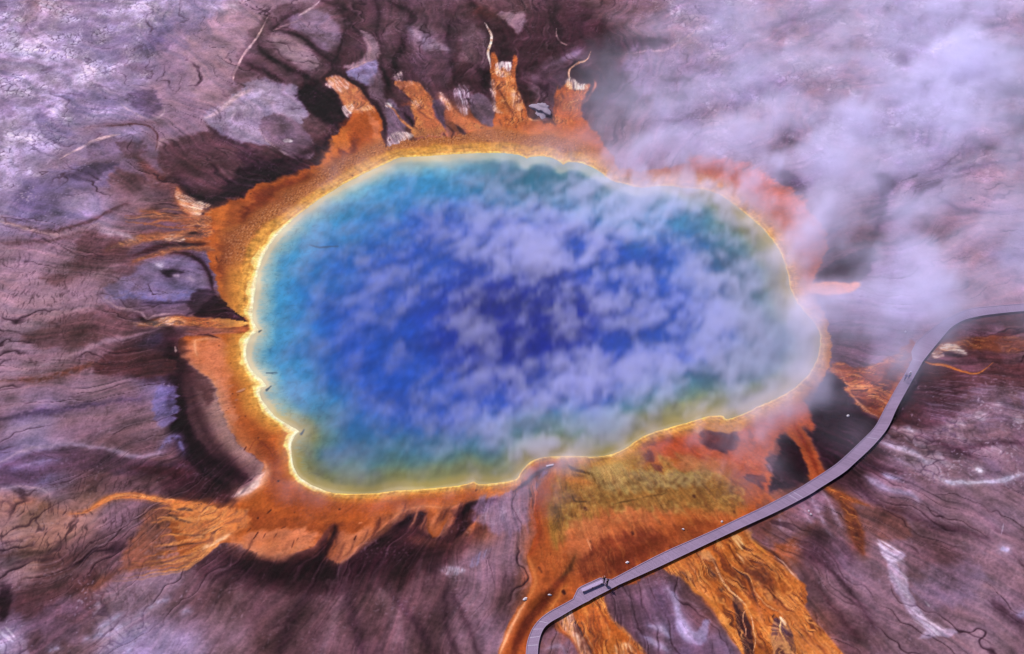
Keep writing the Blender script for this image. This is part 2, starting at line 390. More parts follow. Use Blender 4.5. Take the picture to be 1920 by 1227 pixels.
# ------------------------------------------------------------------ shoreline of the spring
POOL = [(484, 619), (475, 604), (473, 585), (476, 560), (480, 530), (486, 502), (496, 474), (511, 452), (530, 430), (553, 408), (580, 387), (610, 366), (648, 343),
        (690, 322), (722, 307), (748, 296), (775, 294), (810, 292), (850, 289), (900, 287), (945, 287), (975, 291), (987, 298), (998, 294), (1020, 293), (1042, 299), (1056, 309),
        (1066, 304), (1090, 306), (1112, 314), (1132, 327), (1148, 339), (1172, 345), (1200, 352), (1230, 349), (1262, 349), (1285, 353), (1312, 354), (1345, 363), (1375, 382), (1402, 404),
        (1432, 430), (1456, 460), (1470, 488), (1478, 515), (1483, 542), (1496, 568), (1514, 590), (1529, 608), (1538, 630), (1537, 655), (1530, 680), (1512, 708), (1483, 733),
        (1452, 750), (1420, 764), (1392, 778), (1364, 787), (1355, 781), (1332, 781), (1292, 792), (1252, 804), (1208, 818), (1172, 842), (1142, 854), (1110, 857), (1070, 856), (1044, 856),
        (1018, 858), (996, 866), (980, 882), (968, 899), (942, 905), (902, 909), (889, 904), (862, 911), (802, 917), (742, 921), (702, 926), (652, 927), (620, 924), (592, 914), (572, 903),
        (557, 889), (549, 870), (546, 846), (548, 824), (561, 809), (545, 800), (520, 785), (502, 766), (489, 746), (487, 733), (499, 724), (490, 712), (475, 699), (464, 681), (461, 660),
        (465, 641), (475, 627)]
# headlands stay sharp: the outline is splined between them
TIPS = [(484, 619), (987, 298), (1056, 309), (1355, 781), (889, 904), (561, 809), (499, 724)]
_t = [POOL.index(p) for p in TIPS]; _t.sort()
POOLS = []
for a, b in zip(_t, _t[1:] + [_t[0] + len(POOL)]):
    seg = [POOL[i % len(POOL)] for i in range(a, b + 1)]
    POOLS += [tuple(q) for q in spline(seg, False, 3)][:-1]
PB = bbox(POOL, 130)
SDP = np.full((H_, W_), -130.0, F32)        # image pixels, positive inside
_x = PX[PB] + 1.0 * N1x[PB] + 0.8 * N2x[PB]; _y = PY[PB] + 0.7 * N1y[PB] + 0.6 * N2y[PB]
_d, _, _i = seg_dist(_x, _y, POOLS, True)
SDP[PB] = np.maximum(np.where(_i, _d, -_d), -130)

# ------------------------------------------------------------------ bacterial mats
A = dict(mat=1, crk=0)
# main mat, left and bottom
F([(488, 600), (452, 592), (426, 570), (408, 545), (402, 520), (394, 500), (388, 478), (372, 462), (345, 452), (372, 440), (388, 428), (378, 412), (392, 398), (425, 388), (455, 372), (480, 352),
   (510, 338), (545, 326), (580, 318), (606, 296), (632, 276), (625, 262), (648, 236), (668, 210), (700, 205), (716, 236), (722, 276), (745, 268), (790, 262), (860, 256), (930, 236), (990, 226), (1040, 226), (1085, 222), (1112, 244),
   (1140, 280), (1165, 318), (1230, 320), (1300, 305), (1350, 308), (1410, 330), (1460, 352), (1510, 388), (1545, 430), (1552, 468), (1536, 500), (1520, 528), (1530, 560), (1548, 600), (1556, 650), (1552, 690),
   (1530, 730), (1515, 760), (1440, 800), (1300, 830), (1180, 870), (1040, 880), (1000, 892), (960, 922), (905, 936), (846, 953), (836, 982), (815, 1010), (803, 995), (804, 967), (794, 951), (749, 963), (710, 992), (676, 1020), (641, 1052), (613, 1043),
   (614, 1010), (630, 983), (610, 995), (589, 1026), (540, 1040), (505, 1055), (462, 1026), (430, 1018), (392, 1026), (340, 1040), (330, 1010), (320, 980), (380, 955), (428, 940), (463, 922), (487, 900), (494, 882), (485, 862), (460, 846), (436, 818),
   (428, 800), (416, 776), (408, 744), (397, 720), (372, 698), (345, 674), (333, 650), (352, 634), (420, 628), (470, 624)], O1, 1, 2.5, 2.5, n=3, **A)
MATV = fbm(GX / 6.5, GY / 6.5, 3, 91)
# dark red, soft clouds inside the mat
for (pts, c, a, so) in [
    ([(470, 372), (520, 352), (580, 330), (640, 300), (668, 262), (660, 290), (610, 340), (550, 382), (500, 412), (440, 452), (425, 510), (440, 560), (420, 540), (410, 490), (420, 430), (440, 395)], RU, .95, 14),
    ([(640, 232), (680, 214), (708, 240), (712, 274), (690, 290), (660, 268)], O3, .5, 10), ([(405, 400), (440, 392), (470, 376), (440, 420), (410, 440)], O2, .45, 12),
    ([(600, 300), (640, 285), (655, 245), (630, 262)], O2, .6, 9), ([(690, 212), (712, 235), (720, 268), (706, 262), (698, 232)], OP, .7, 4),
    ([(760, 200), (806, 196), (832, 250), (800, 256)], O3, .5, 10), ([(780, 262), (900, 244), (1010, 240), (1080, 244), (1120, 290), (1040, 280), (900, 272)], OP, .45, 14),
    ([(500, 830), (520, 870), (540, 905), (590, 935), (680, 945), (800, 935), (760, 950), (640, 968), (560, 965), (510, 940), (495, 905)], O3, .55, 14),
    ([(470, 960), (560, 975), (640, 985), (690, 975), (640, 1000), (560, 990), (470, 985)], RU, .4, 12),
    ([(470, 1000), (560, 995), (600, 1002), (560, 1035), (505, 1050), (462, 1022)], OP, .85, 9), ([(620, 1005), (660, 1000), (700, 985), (670, 1020), (640, 1048), (620, 1040)], OP, .85, 8),
    ([(820, 960), (842, 952), (832, 985), (815, 1004), (806, 985)], OP, .5, 5),
    ([(340, 650), (380, 645), (420, 640), (425, 690), (430, 740), (440, 790), (420, 770), (408, 735), (380, 700), (350, 675)], OP, .85, 10),
    ([(436, 700), (470, 730), (500, 790), (520, 830), (505, 840), (470, 820), (440, 780)], O3, .45, 12), ([(480, 850), (500, 830), (518, 850), (512, 900), (500, 880)], RU, .4, 8)]:
    F(pts, c, a, so, 6)
S([(333, 648, 2), (345, 672, 3), (372, 697, 3.5), (398, 720, 3.5), (409, 746, 3), (417, 778, 2.5), (430, 803, 2)], (222, 150, 116), .9, 5, 2)
S([(366, 640, 2), (366, 656, 2), (370, 668, 1)], (236, 168, 130), .7, 2, 1); S([(366, 640, 2), (390, 636, 2), (412, 636, 1)], (228, 156, 116), .7, 2, 1)
S([(440, 1018, 4), (462, 1024, 5), (506, 1052, 6), (540, 1036, 5), (590, 1022, 4)], (218, 142, 108), .85, 5, 3)
S([(614, 1044, 2), (642, 1056, 3), (676, 1022, 2.5), (710, 994, 2), (750, 962, 2), (794, 950, 1.5), (846, 952, 1.5), (905, 935, 1.5), (962, 920, 1.5)], (214, 134, 92), .9, 3.5, 2)
# taupe bank and black seep outside the mat on the left
F([(335, 660), (346, 678), (372, 700), (396, 722), (408, 750), (416, 780), (428, 806), (437, 822), (461, 848), (486, 866), (494, 884), (484, 898), (455, 888), (420, 870), (385, 840), (358, 800), (345, 740), (340, 700)], (128, 94, 98), 1, 3, 2, mat=.7)
S([(398, 735, 8), (410, 790, 12), (436, 838, 12), (468, 866, 9)], (168, 130, 126), .85, 11, 2)
S([(352, 700, 6), (366, 760, 8), (384, 810, 8), (416, 856, 9), (452, 886, 7)], (70, 38, 48), .8, 12, 2)
F([(330, 664), (352, 690), (380, 712), (398, 740), (392, 760), (372, 730), (350, 720), (340, 760), (332, 720)], (88, 52, 58), .8, 8, 3)
S([(336, 690, 5), (340, 740, 6), (346, 790, 7), (368, 840, 10), (405, 872, 13), (440, 890, 11), (458, 898, 5)], (50, 20, 36), .95, 10, 3, mat=.6)
S([(322, 650, 8), (326, 712, 9), (328, 760, 12), (338, 815, 12), (362, 862, 10), (390, 894, 9), (425, 914, 5)], K, .9, 7, 4)
S([(324, 712, 5), (326, 760, 8), (336, 815, 9), (360, 862, 7), (388, 892, 7), (420, 912, 5)], K, .9, 5, 4)
S([(316, 640, 10), (322, 670, 10), (330, 700, 8)], (48, 20, 34), .85, 7, 4)
S([(498, 884, 2), (487, 902, 5), (463, 922, 6), (436, 934, 3)], (240, 206, 208), .9, 4, 2)
S([(497, 868, 2), (501, 888, 3), (488, 910, 3)], (226, 160, 130), .7, 4, 2)
F([(390, 925), (430, 935), (442, 945), (424, 958), (380, 948), (340, 935), (356, 922)], (92, 52, 50), .8, 5, 3)
F([(305, 720), (330, 730), (325, 790), (300, 800), (285, 770), (290, 735)], (104, 92, 134), .85, 5, 5, crk=.8)
S([(310, 722, 3), (322, 716, 2)], (60, 40, 60), .8, 3)
S([(300, 840, 4), (330, 820, 5), (345, 850, 3)], (116, 104, 150), .8, 4, 4, brk=.4, crk=.6); SPK([(335, 870), (365, 880), (375, 905), (350, 900)], (190, 180, 220), .8, 5, 3, .05, .4, .5)
F([(318, 880), (350, 868), (400, 905), (430, 918), (380, 922), (340, 910)], (66, 34, 44), .8, 6, 4)
# black seep below the wavy border
S([(430, 1040, 4), (470, 1052, 8), (520, 1068, 8), (570, 1050, 8), (604, 1036, 6)], (110, 56, 46), .6, 9, 4, mat=.6)
S([(430, 1056, 6), (470, 1068, 12), (520, 1078, 13), (570, 1068, 13), (604, 1054, 9)], K, .9, 7, 4)
S([(430, 1052, 4), (470, 1064, 9), (520, 1072, 10), (570, 1062, 10), (604, 1046, 8), (622, 1020, 6), (628, 992, 3)], (52, 22, 32), .95, 7, 4)
S([(560, 1074, 8), (620, 1078, 10), (680, 1062, 14), (730, 1050, 12), (790, 1046, 8), (840, 1036, 4)], (58, 26, 38), .92, 9, 4)
F([(652, 1056), (690, 1026), (726, 996), (752, 975), (790, 962), (800, 975), (796, 1000), (830, 1008), (850, 985), (862, 958), (910, 942), (930, 942), (880, 985), (860, 1010), (800, 1036), (720, 1052)], (60, 28, 38), .95, 4, 3)
S([(740, 985, 5), (770, 978, 8), (790, 966, 6), (796, 985, 6)], K, .9, 5, 3); S([(848, 960, 6), (860, 962, 8), (885, 948, 6), (930, 938, 2)], K, .9, 4, 3)
S([(770, 1010, 8), (820, 1020, 9), (850, 1030, 6)], (108, 60, 52), .7, 9, 4)
S([(628, 990, 1), (622, 1012, 3), (608, 1034, 5), (600, 1050, 5)], K, .9, 3, 1)
S([(700, 980, 10), (730, 968, 8)], (196, 110, 76), .5, 8, 3)
F([(890, 950), (950, 930), (990, 925), (985, 985), (940, 1000), (905, 985)], (134, 108, 134), .7, 12, 8, crk=.5)
SPK([(900, 955), (950, 940), (985, 960), (930, 990)], (190, 166, 196), .5, 10, 6, .1)
SPK([(820, 1072), (840, 1062), (866, 1066), (872, 1076), (850, 1084)], (206, 196, 226), .9, 5, 3, -.05); SPK([(880, 1060), (900, 1034), (925, 1030), (890, 1066)], (150, 138, 176), .8, 4, 3, .05)
for L in ([(640, 1080, 5), (660, 1140, 8), (680, 1230, 12)], [(720, 1090, 4), (760, 1150, 6), (820, 1230, 8)], [(600, 1080, 5), (560, 1140, 9), (520, 1230, 10)], [(850, 1120, 3), (880, 1180, 4), (900, 1235, 3)], [(840, 1100, 4), (836, 1160, 4), (860, 1230, 4)]):
    S(L, (70, 42, 54), .6, 6, 5)
for L in ([(650, 1085, 4), (630, 1150, 8), (610, 1230, 8)], [(700, 1090, 5), (735, 1150, 9), (760, 1230, 10)], [(460, 1090, 5), (440, 1130, 6), (400, 1170, 5)]):
    S(L, (128, 94, 102), .55, 8, 5)

# wet, dark ground where the runoff leaves the mat
F([(300, 620), (340, 640), (338, 700), (300, 712), (240, 700), (190, 690), (240, 640)], (60, 28, 36), .6, 16, 8)
F([(240, 560), (330, 556), (370, 590), (300, 598), (220, 592)], (66, 34, 42), .45, 14, 8)
F([(330, 940), (300, 900), (380, 900), (440, 930), (400, 945)], (58, 26, 34), .6, 12, 6)
F([(380, 1040), (460, 1050), (560, 1075), (700, 1060), (860, 1010), (900, 1000), (800, 1070), (640, 1110), (480, 1100), (390, 1080)], (58, 28, 36), .55, 20, 8)
F([(480, 340), (560, 310), (620, 260), (600, 300), (540, 330)], K, .6, 8, 4)
# left runs
W = dict(mat=1, wet=1, crk=0)
S([(470, 606, 6), (430, 608, 8), (380, 606, 8), (330, 606, 8), (290, 607, 6), (262, 610, 3)], O1, .95, 2, 2, **W)
S([(400, 603, 3), (440, 602, 3), (472, 606, 3)], O2, .6, 2, 1)
F([(400, 558), (412, 560), (440, 582), (470, 606), (450, 604), (400, 598), (366, 594)], (56, 24, 36), .95, 2.5, 2)
S([(440, 588, 1), (456, 600, 3), (470, 613, 1.5)], (66, 30, 42), .95, 1.5, 1); S([(410, 556, 1), (418, 566, 3), (440, 584, 1)], (72, 36, 36), .8, 2, 1)
S([(352, 624, 3), (380, 628, 3), (410, 634, 2)], (120, 66, 56), .6, 3, 1); S([(370, 630, 1), (392, 630, 2), (418, 638, 1.3)], (62, 30, 36), .9, 1, 1); S([(426, 636, 1), (436, 636, 1.2), (444, 630, 1)], (92, 50, 40), .8, 1, 1)
SPK([(285, 606), (315, 597), (330, 603), (326, 614), (300, 616)], (255, 236, 236), 1, 3, 2, -.25, .6, .25, **W); SPK([(240, 608), (300, 602), (345, 600), (345, 616), (290, 616)], (240, 186, 170), .9, 4, 2, -.02, .8, .25, **W)  # white and pink grains: glints off the wet run, painted into the colour
S([(250, 586, 2), (270, 600, 4), (300, 612, 4), (320, 622, 3)], (60, 28, 36), .85, 4, 3)
F([(270, 540), (330, 552), (370, 545), (360, 585), (300, 592), (250, 588), (200, 586)], (112, 82, 98), .7, 8, 5)
F([(290, 478), (330, 478), (388, 505), (398, 540), (372, 560), (310, 562), (230, 556), (200, 545), (260, 510)], (118, 100, 128), .85, 8, 5)
S([(318, 476, 3), (346, 478, 4), (380, 494, 3.5), (393, 520, 3.5), (399, 546, 3)], (54, 24, 38), .9, 3, 2)
S([(298, 508, 2), (320, 514, 7), (346, 512, 3)], (44, 26, 42), .9, 3, 2); S([(292, 498, 2), (304, 500, 4)], (190, 178, 210), .8, 3, 2); S([(326, 518, 2), (336, 518, 3)], (170, 150, 180), .8, 2, 1); S([(354, 522, 2), (364, 526, 3)], (160, 140, 170), .7, 2, 2)
S([(200, 560, 4), (250, 556, 6), (300, 562, 6), (340, 556, 8), (366, 548, 8)], (110, 102, 150), .75, 7, 5, brk=.4); S([(270, 568, 2), (300, 570, 2.5), (370, 566, 2)], (62, 44, 66), .8, 3, 2)
F([(366, 548), (396, 548), (405, 570), (372, 585), (355, 590)], (62, 36, 52), .8, 6, 4)
S([(190, 560, 1), (222, 578, 2), (262, 586, 2), (276, 598, 2), (300, 592, 2), (350, 592, 1.5)], (196, 160, 168), .6, 1.5, 2)
# feathered runs, upper left of the mat
S([(400, 435, 8), (370, 446, 6), (330, 446, 5), (290, 444, 6), (240, 456, 6), (200, 470, 4)], (150, 78, 44), .85, 4, 3, **W)
S([(398, 470, 7), (370, 466, 5), (335, 467, 4), (300, 474, 5), (250, 492, 5)], (142, 72, 46), .8, 4, 3, **W)
S([(376, 436, 2), (352, 436, 3), (330, 442, 3)], O2, .6, 2, 2)
S([(382, 438, 3), (366, 438, 4), (344, 441, 1.5)], (48, 20, 28), .95, 1.5, 1)
S([(385, 456, 4), (350, 460, 4), (320, 458, 4), (290, 466, 5), (250, 480, 4)], (72, 34, 42), .85, 3, 2)
S([(394, 414, 5), (360, 416, 4), (330, 414, 3), (290, 402, 3), (262, 398, 2)], (158, 84, 50), .75, 3, 3, **W); S([(350, 418, 2), (330, 414, 2), (322, 414, 1)], (224, 160, 140), .7, 1.5, 1, **W)
S([(330, 352, 4), (342, 378, 9), (368, 404, 10)], (190, 104, 66), .85, 4, 3, **W)
SPK([(326, 360), (345, 362), (378, 378), (396, 388), (380, 398), (366, 415), (356, 400), (338, 382)], (248, 206, 190), .95, 4, 3, -.08, .5, .35, **W)  # pale grains here and just below: painted glints of the wet surface
SPK([(360, 380), (382, 378), (378, 398), (362, 396)], (255, 224, 214), .9, 3, 2, -.15, .45, .35); SPK([(308, 440), (345, 443), (345, 454), (312, 452)], (255, 220, 206), .95, 3, 2, -.1, .7, .2)
S([(190, 432, 5), (220, 444, 7), (250, 450, 4)], (176, 150, 172), .8, 5, 3)
F([(160, 440), (200, 448), (240, 470), (230, 500), (180, 520), (120, 540), (90, 520), (140, 500)], (92, 56, 60), .75, 14, 8)
S([(0, 404, 2), (40, 428, 3), (90, 438, 3), (150, 424, 3), (190, 406, 3), (240, 380, 2)], (84, 52, 58), .8, 3, 4)
S([(0, 414, 2), (30, 424, 2.5), (60, 436, 2), (110, 442, 2)], (186, 150, 158), .7, 2, 3)
S([(0, 456, 3), (60, 460, 3), (120, 446, 3), (180, 432, 2)], (86, 54, 58), .7, 4, 5); S([(100, 444, 2), (150, 434, 2), (186, 422, 2)], (170, 136, 146), .5, 3, 4)
S([(0, 590, 4), (80, 560, 9), (150, 530, 8), (220, 500, 5)], (150, 120, 132), .5, 8, 6); S([(0, 620, 4), (80, 596, 6), (170, 580, 5)], (140, 106, 110), .5, 8, 6)
F([(190, 582), (240, 592), (250, 620), (200, 640), (120, 650), (40, 640), (100, 610)], (96, 60, 62), .75, 14, 8)
S([(0, 716, 2), (40, 716, 3), (90, 712, 4), (140, 694, 5), (172, 684, 5), (200, 690, 3)], (104, 58, 48), .8, 4, 4, brk=.3)
S([(20, 700, 2), (70, 690, 2), (130, 668, 2), (190, 646, 3), (250, 632, 3), (300, 620, 2)], (164, 130, 146), .6, 3, 4)
F([(200, 668), (250, 656), (310, 666), (320, 700), (260, 700), (180, 696)], (84, 46, 48), .8, 8, 6)
S([(262, 650, 4), (290, 638, 9), (302, 632, 5)], (60, 46, 68), .85, 6, 4); S([(328, 650, 1), (330, 660, 2)], (240, 210, 200), .8, 1, .5)
S([(0, 790, 4), (60, 776, 6), (120, 770, 7), (180, 758, 4), (260, 748, 3)], (74, 56, 82), .8, 5, 5, brk=.25)
S([(0, 870, 3), (50, 846, 3), (100, 836, 3), (160, 836, 2.5), (220, 850, 4), (262, 858, 4), (300, 846, 3)], (158, 134, 160), .7, 3, 4)
F([(0, 880), (40, 862), (90, 846), (150, 842), (200, 850), (250, 868), (320, 870), (330, 885), (240, 890), (170, 880), (100, 885), (60, 905), (0, 910)], (80, 54, 72), .75, 10, 6)
S([(30, 880, 3), (70, 868, 3), (110, 862, 2)], (140, 120, 160), .6, 3, 3, brk=.45)
S([(250, 880, 5), (300, 884, 8), (360, 888, 6)], (70, 30, 36), .7, 7, 4)
S([(0, 920, 1.5), (40, 914, 1.5), (80, 918, 2), (95, 932, 2)], (180, 150, 170), .6, 2, 2)
rr_ = random.Random(11)
for k in range(22):
    y0 = 395 + 75 * rr_.random(); y1 = y0 + rr_.uniform(-14, 26); x1 = rr_.uniform(235, 345)
    S([(396, y0, 2.2), ((396 + x1) / 2, y0 * .6 + y1 * .4 + rr_.uniform(-5, 5), 1.6), (x1, y1, .8)], rr_.choice([(196, 108, 60), (164, 84, 46), (214, 140, 96), (92, 44, 44)]), rr_.uniform(.4, .8), 1.8, 3, mat=.8, wet=1)
for k in range(46):
    x0 = 430 + 440 * rr_.random(); y0 = float(np.interp(x0, [430, 506, 540, 590, 613, 642, 710, 750, 800, 846, 905], [1012, 1044, 1034, 1020, 1034, 1044, 990, 962, 985, 962, 938])); ln = rr_.uniform(12, 34)
    S([(x0 + .25 * ln, y0 - ln * .7, 2.4), (x0, y0, 1.8), (x0 - .3 * ln, y0 + ln * .45, .8)], rr_.choice([(214, 134, 96), (196, 108, 66), (120, 58, 44), (70, 30, 36)]), rr_.uniform(.2, .5), 2.6, 3, mat=.9)
# bottom left fan of hot-water runs
F([(440, 955), (360, 945), (290, 955), (260, 1000), (230, 1070), (300, 1066), (370, 1035), (440, 995)], (150, 84, 52), .6, 14, 8)
F([(462, 958), (430, 956), (400, 955), (350, 945), (326, 950), (345, 968), (336, 985), (352, 1000), (345, 1014), (375, 1018), (400, 1020), (430, 1002), (462, 985)], (206, 118, 58), .9, 6, 4, **W)
S([(400, 952, 5), (370, 945, 4), (330, 944, 4), (290, 938, 4), (255, 933, 5), (215, 937, 5), (190, 948, 4), (165, 961, 2.5), (135, 964, 1.5)], (216, 122, 58), .95, 2, 2, **W)
S([(330, 940, 1.5), (280, 935, 1.5), (240, 932, 1.5), (210, 938, 1.5)], (248, 176, 112), .8, 1.5, 1); S([(140, 964, 2), (115, 962, 3), (90, 952, 6), (60, 944, 9), (30, 940, 7)], (150, 98, 78), .6, 7, 4)
for k, (y0, y1, x1) in enumerate([(955, 948, 300), (958, 958, 290), (962, 968, 310), (966, 982, 285), (972, 975, 296), (982, 992, 300), (990, 1008, 300), (1000, 1026, 290), (1006, 1044, 270), (1012, 1056, 250), (1016, 1066, 240), (1018, 1074, 235), (1020, 1084, 230), (1022, 1092, 215)]):
    S([(410, y0, 4), (370, (y0 * .6 + y1 * .4), 3), (335, (y0 * .3 + y1 * .7), 2.5), (x1, y1, 1)], [(212, 128, 62), (190, 104, 52), (228, 146, 78)][(k * 5) % 3], [.9, .55, .75, .65][k % 4], 1.8, 5, **W)
for k, L in enumerate([[(330, 957, 2), (350, 956, 3.5), (364, 958, 1)], [(310, 965, 1), (335, 976, 2.5), (362, 980, 1.5)], [(320, 1000, 1), (355, 1004, 2), (385, 1004, 1)], [(290, 1060, 2), (330, 1046, 2), (352, 1042, 1)], [(300, 1030, 1), (340, 1022, 1.6), (375, 1020, 1)]]):
    S(L, (82, 48, 44), .8, 1.5, 2)
S([(380, 1030, 4), (410, 1014, 3), (432, 1002, 2)], (246, 190, 150), .8, 2, 2); S([(300, 1054, 6), (240, 1072, 8), (190, 1096, 10), (150, 1110, 6)], (116, 66, 46), .6, 8, 5)
F([(0, 1000), (60, 985), (140, 990), (110, 1030), (40, 1036)], (150, 106, 92), .5, 14, 8)
F([(100, 1040), (150, 1050), (165, 1075), (170, 1105), (110, 1120), (60, 1160), (30, 1130), (70, 1090)], (88, 52, 56), .7, 14, 8)
S([(0, 1042, 4), (60, 1036, 3), (130, 1030, 3)], (96, 62, 62), .7, 4, 4); F([(0, 1100), (18, 1106), (14, 1145), (0, 1160)], K, .8, 8, 6)
F([(230, 1080), (300, 1070), (345, 1080), (290, 1120), (200, 1150)], (140, 112, 130), .6, 12, 8)
for L in ([(180, 1180, 3), (215, 1160, 4), (226, 1154, 2)], [(160, 1200, 4), (200, 1190, 5), (240, 1170, 3)], [(255, 1160, 3), (300, 1130, 4), (312, 1124, 2)], [(240, 1226, 3), (252, 1210, 4)], [(345, 1148, 2), (355, 1142, 3)], [(95, 1220, 4), (112, 1215, 3)]):
    S(L, (176, 162, 200), .75, 3, 4, brk=.45, crk=.8)
for L in ([(0, 1185, 3), (25, 1205, 3)], [(10, 1175, 2), (30, 1200, 2)]): S(L, (210, 196, 226), .7, 1.5, 2)
# --------------------------------------------------------------- tongues along the top
F([(614, 150), (630, 146), (655, 158), (676, 172), (692, 196), (700, 210), (660, 214), (650, 204), (640, 186), (628, 172)], (188, 104, 66), .95, 3, 2, **W)
SPK([(612, 162), (622, 142), (640, 146), (656, 166), (640, 176), (626, 172)], (248, 206, 204), .95, 3, 3, -.1, .35, .5); SPK([(642, 200), (660, 196), (664, 206), (652, 222), (644, 214)], (255, 224, 226), 1, 3, 2, -.2, .35, .4); SPK([(664, 208), (690, 200), (698, 204), (690, 210)], (250, 206, 196), .9, 2, 1, -.1)  # white grains paint the bright reflections on this wet tongue
F([(740, 158), (760, 152), (782, 158), (806, 176), (813, 186), (810, 204), (818, 226), (836, 250), (800, 258), (772, 250), (778, 226), (770, 205), (776, 190), (756, 172)], (184, 100, 58), .95, 2.5, 2, **W)
SPK([(738, 144), (752, 134), (756, 150), (742, 154)], (236, 206, 208), .95, 3, 2, -.05, .3, .5); SPK([(740, 156), (770, 150), (776, 158), (750, 166)], (226, 170, 160), .7, 3, 2, .0); SPK([(772, 188), (792, 186), (790, 202), (776, 204)], (250, 214, 200), .8, 3, 2, .05)
S([(724, 200, 1), (738, 206, 1), (752, 226, 2), (770, 240, 2.5), (782, 248, 2)], (200, 116, 66), .95, 1.5, 1, **W); SPK([(722, 194), (734, 196), (734, 204), (724, 204)], (255, 240, 244), 1, 2, 1, -.2)
SPK([(724, 268), (736, 250), (756, 248), (778, 254), (770, 262), (748, 270), (730, 284)], (250, 224, 230), .95, 3, 2, -.15, .5, .4)
F([(744, 206), (768, 198), (776, 214), (772, 236), (760, 230), (748, 216)], (82, 56, 70), .9, 3, 2); S([(758, 212, 2), (768, 226, 3), (780, 244, 1)], K, .8, 2, 2)
F([(812, 186), (824, 184), (834, 196), (832, 216), (834, 240), (822, 226), (813, 208)], (80, 60, 76), .95, 2.5, 2)
S([(826, 178, 2), (838, 196, 3), (848, 210, 4), (858, 226, 8), (880, 236, 10), (905, 240, 8)], (196, 112, 72), .9, 3, 2, **W)
SPK([(822, 170), (832, 176), (848, 206), (838, 208), (828, 192)], (250, 212, 206), .9, 3, 2, -.05, .3, .4); SPK([(852, 164), (880, 160), (882, 208), (868, 220), (854, 200)], (222, 204, 226), .85, 5, 3, .0, .25, .9)
F([(884, 180), (912, 184), (924, 200), (926, 232), (916, 238), (896, 228), (884, 210)], (96, 76, 88), .95, 3, 2); S([(856, 236, 3), (868, 250, 3), (876, 260, 2)], (84, 56, 66), .9, 2, 2)
F([(922, 102), (932, 110), (936, 128), (958, 128), (964, 108), (970, 112), (966, 140), (972, 176), (984, 204), (996, 228), (950, 240), (926, 232), (930, 200), (924, 170), (920, 130)], (188, 96, 44), .95, 2, 2, **W)
S([(908, 46, .8), (915, 56, 1.3), (922, 70, 2), (920, 84, 2), (915, 100, 2), (917, 114, 1.6), (921, 130, 1.3)], (255, 232, 230), 1, .9, .6, **W)
SPK([(928, 122), (936, 118), (958, 120), (956, 142), (932, 144)], (255, 232, 240), 1, 2, 1.5, -.3, .3, .5); SPK([(918, 150), (930, 156), (932, 200), (946, 214), (926, 212), (920, 180)], (255, 220, 214), .95, 3, 2, -.1, .3, .4); SPK([(958, 170), (976, 178), (980, 206), (960, 202)], (255, 216, 206), .95, 3, 2, -.15, .3, .4); SPK([(936, 150), (966, 150), (972, 200), (990, 226), (960, 230), (940, 190)], (240, 170, 120), .7, 4, 2, .08, .3, .5)  # white grains are glints on the stream, put into the ground colour
S([(934, 166, 1), (944, 184, 2), (956, 206, 2.5), (964, 220, 1)], (110, 48, 30), .85, 2, 1); S([(992, 224, 1.5), (1000, 227, 1.5), (1022, 226, 1.5), (1032, 234, 1)], (236, 166, 120), .9, 1, 1)
F([(1040, 172), (1056, 160), (1066, 150), (1080, 166), (1102, 166), (1096, 184), (1088, 200), (1090, 222), (1060, 236), (1036, 226), (1040, 200)], (180, 90, 40), .95, 3, 3, **W)
S([(1108, 96, .8), (1100, 114, 1), (1086, 119, 1.3), (1074, 126, 1.3), (1067, 134, 1.6), (1067, 150, 3)], (240, 190, 168), .95, .8, .6, **W)
SPK([(1060, 154), (1070, 146), (1084, 156), (1100, 158), (1098, 168), (1066, 168)], (255, 236, 226), 1, 2, 1.5, -.25, .3, .5); S([(1114, 150, 1), (1116, 162, 2), (1104, 182, 2), (1094, 196, 1)], (190, 120, 86), .8, 1.5, 1)  # white speckle stands for the glint at the tongue head, painted on
F([(1000, 226), (1012, 214), (1036, 216), (1042, 236), (1030, 232)], (72, 48, 60), .7, 4, 2)
# --------------------------------------------------------------- right side under the steam
F([(1290, 300), (1340, 296), (1400, 312), (1460, 344), (1510, 384), (1500, 400), (1440, 372), (1380, 352), (1320, 336)], (208, 104, 70), .8, 8, 5)
F([(1510, 536), (1560, 528), (1604, 528), (1610, 540), (1580, 552), (1530, 552)], (222, 140, 96), 1, 4, 2, **A)
F([(1526, 522), (1556, 496), (1600, 478), (1636, 470), (1630, 510), (1612, 526), (1560, 528)], (52, 24, 38), .95, 6, 5)
F([(1510, 556), (1540, 556), (1560, 566), (1546, 580), (1520, 574)], (84, 50, 60), .9, 5, 3); S([(1516, 560, 1), (1520, 572, 1.5), (1540, 576, 1)], (236, 190, 160), .7, 1, 1)
F([(1555, 600), (1620, 590), (1680, 600), (1700, 640), (1640, 670), (1600, 690), (1568, 680)], (104, 76, 92), .8, 14, 6)
F([(1552, 690), (1575, 680), (1600, 690), (1640, 684), (1680, 664), (1704, 644), (1716, 640), (1722, 668), (1700, 712), (1680, 760), (1668, 790), (1640, 780), (1610, 768), (1590, 740), (1572, 712)], (156, 76, 48), 1, 3, 3, **W)
F([(1600, 736), (1640, 730), (1672, 690), (1700, 664), (1690, 700), (1664, 738), (1650, 766), (1618, 760)], (98, 34, 28), .8, 8, 4); S([(1574, 694, 1), (1586, 722, 1.6), (1604, 752, 2), (1626, 772, 2.2), (1650, 782, 1.5)], (200, 140, 116), .85, 1.3, 1); S([(1618, 732, 1), (1636, 722, 1.3), (1656, 706, 1)], (220, 130, 90), .7, 1, 1); S([(1666, 750, 3), (1684, 716, 4), (1700, 692, 2)], (186, 94, 46), .8, 3, 2)
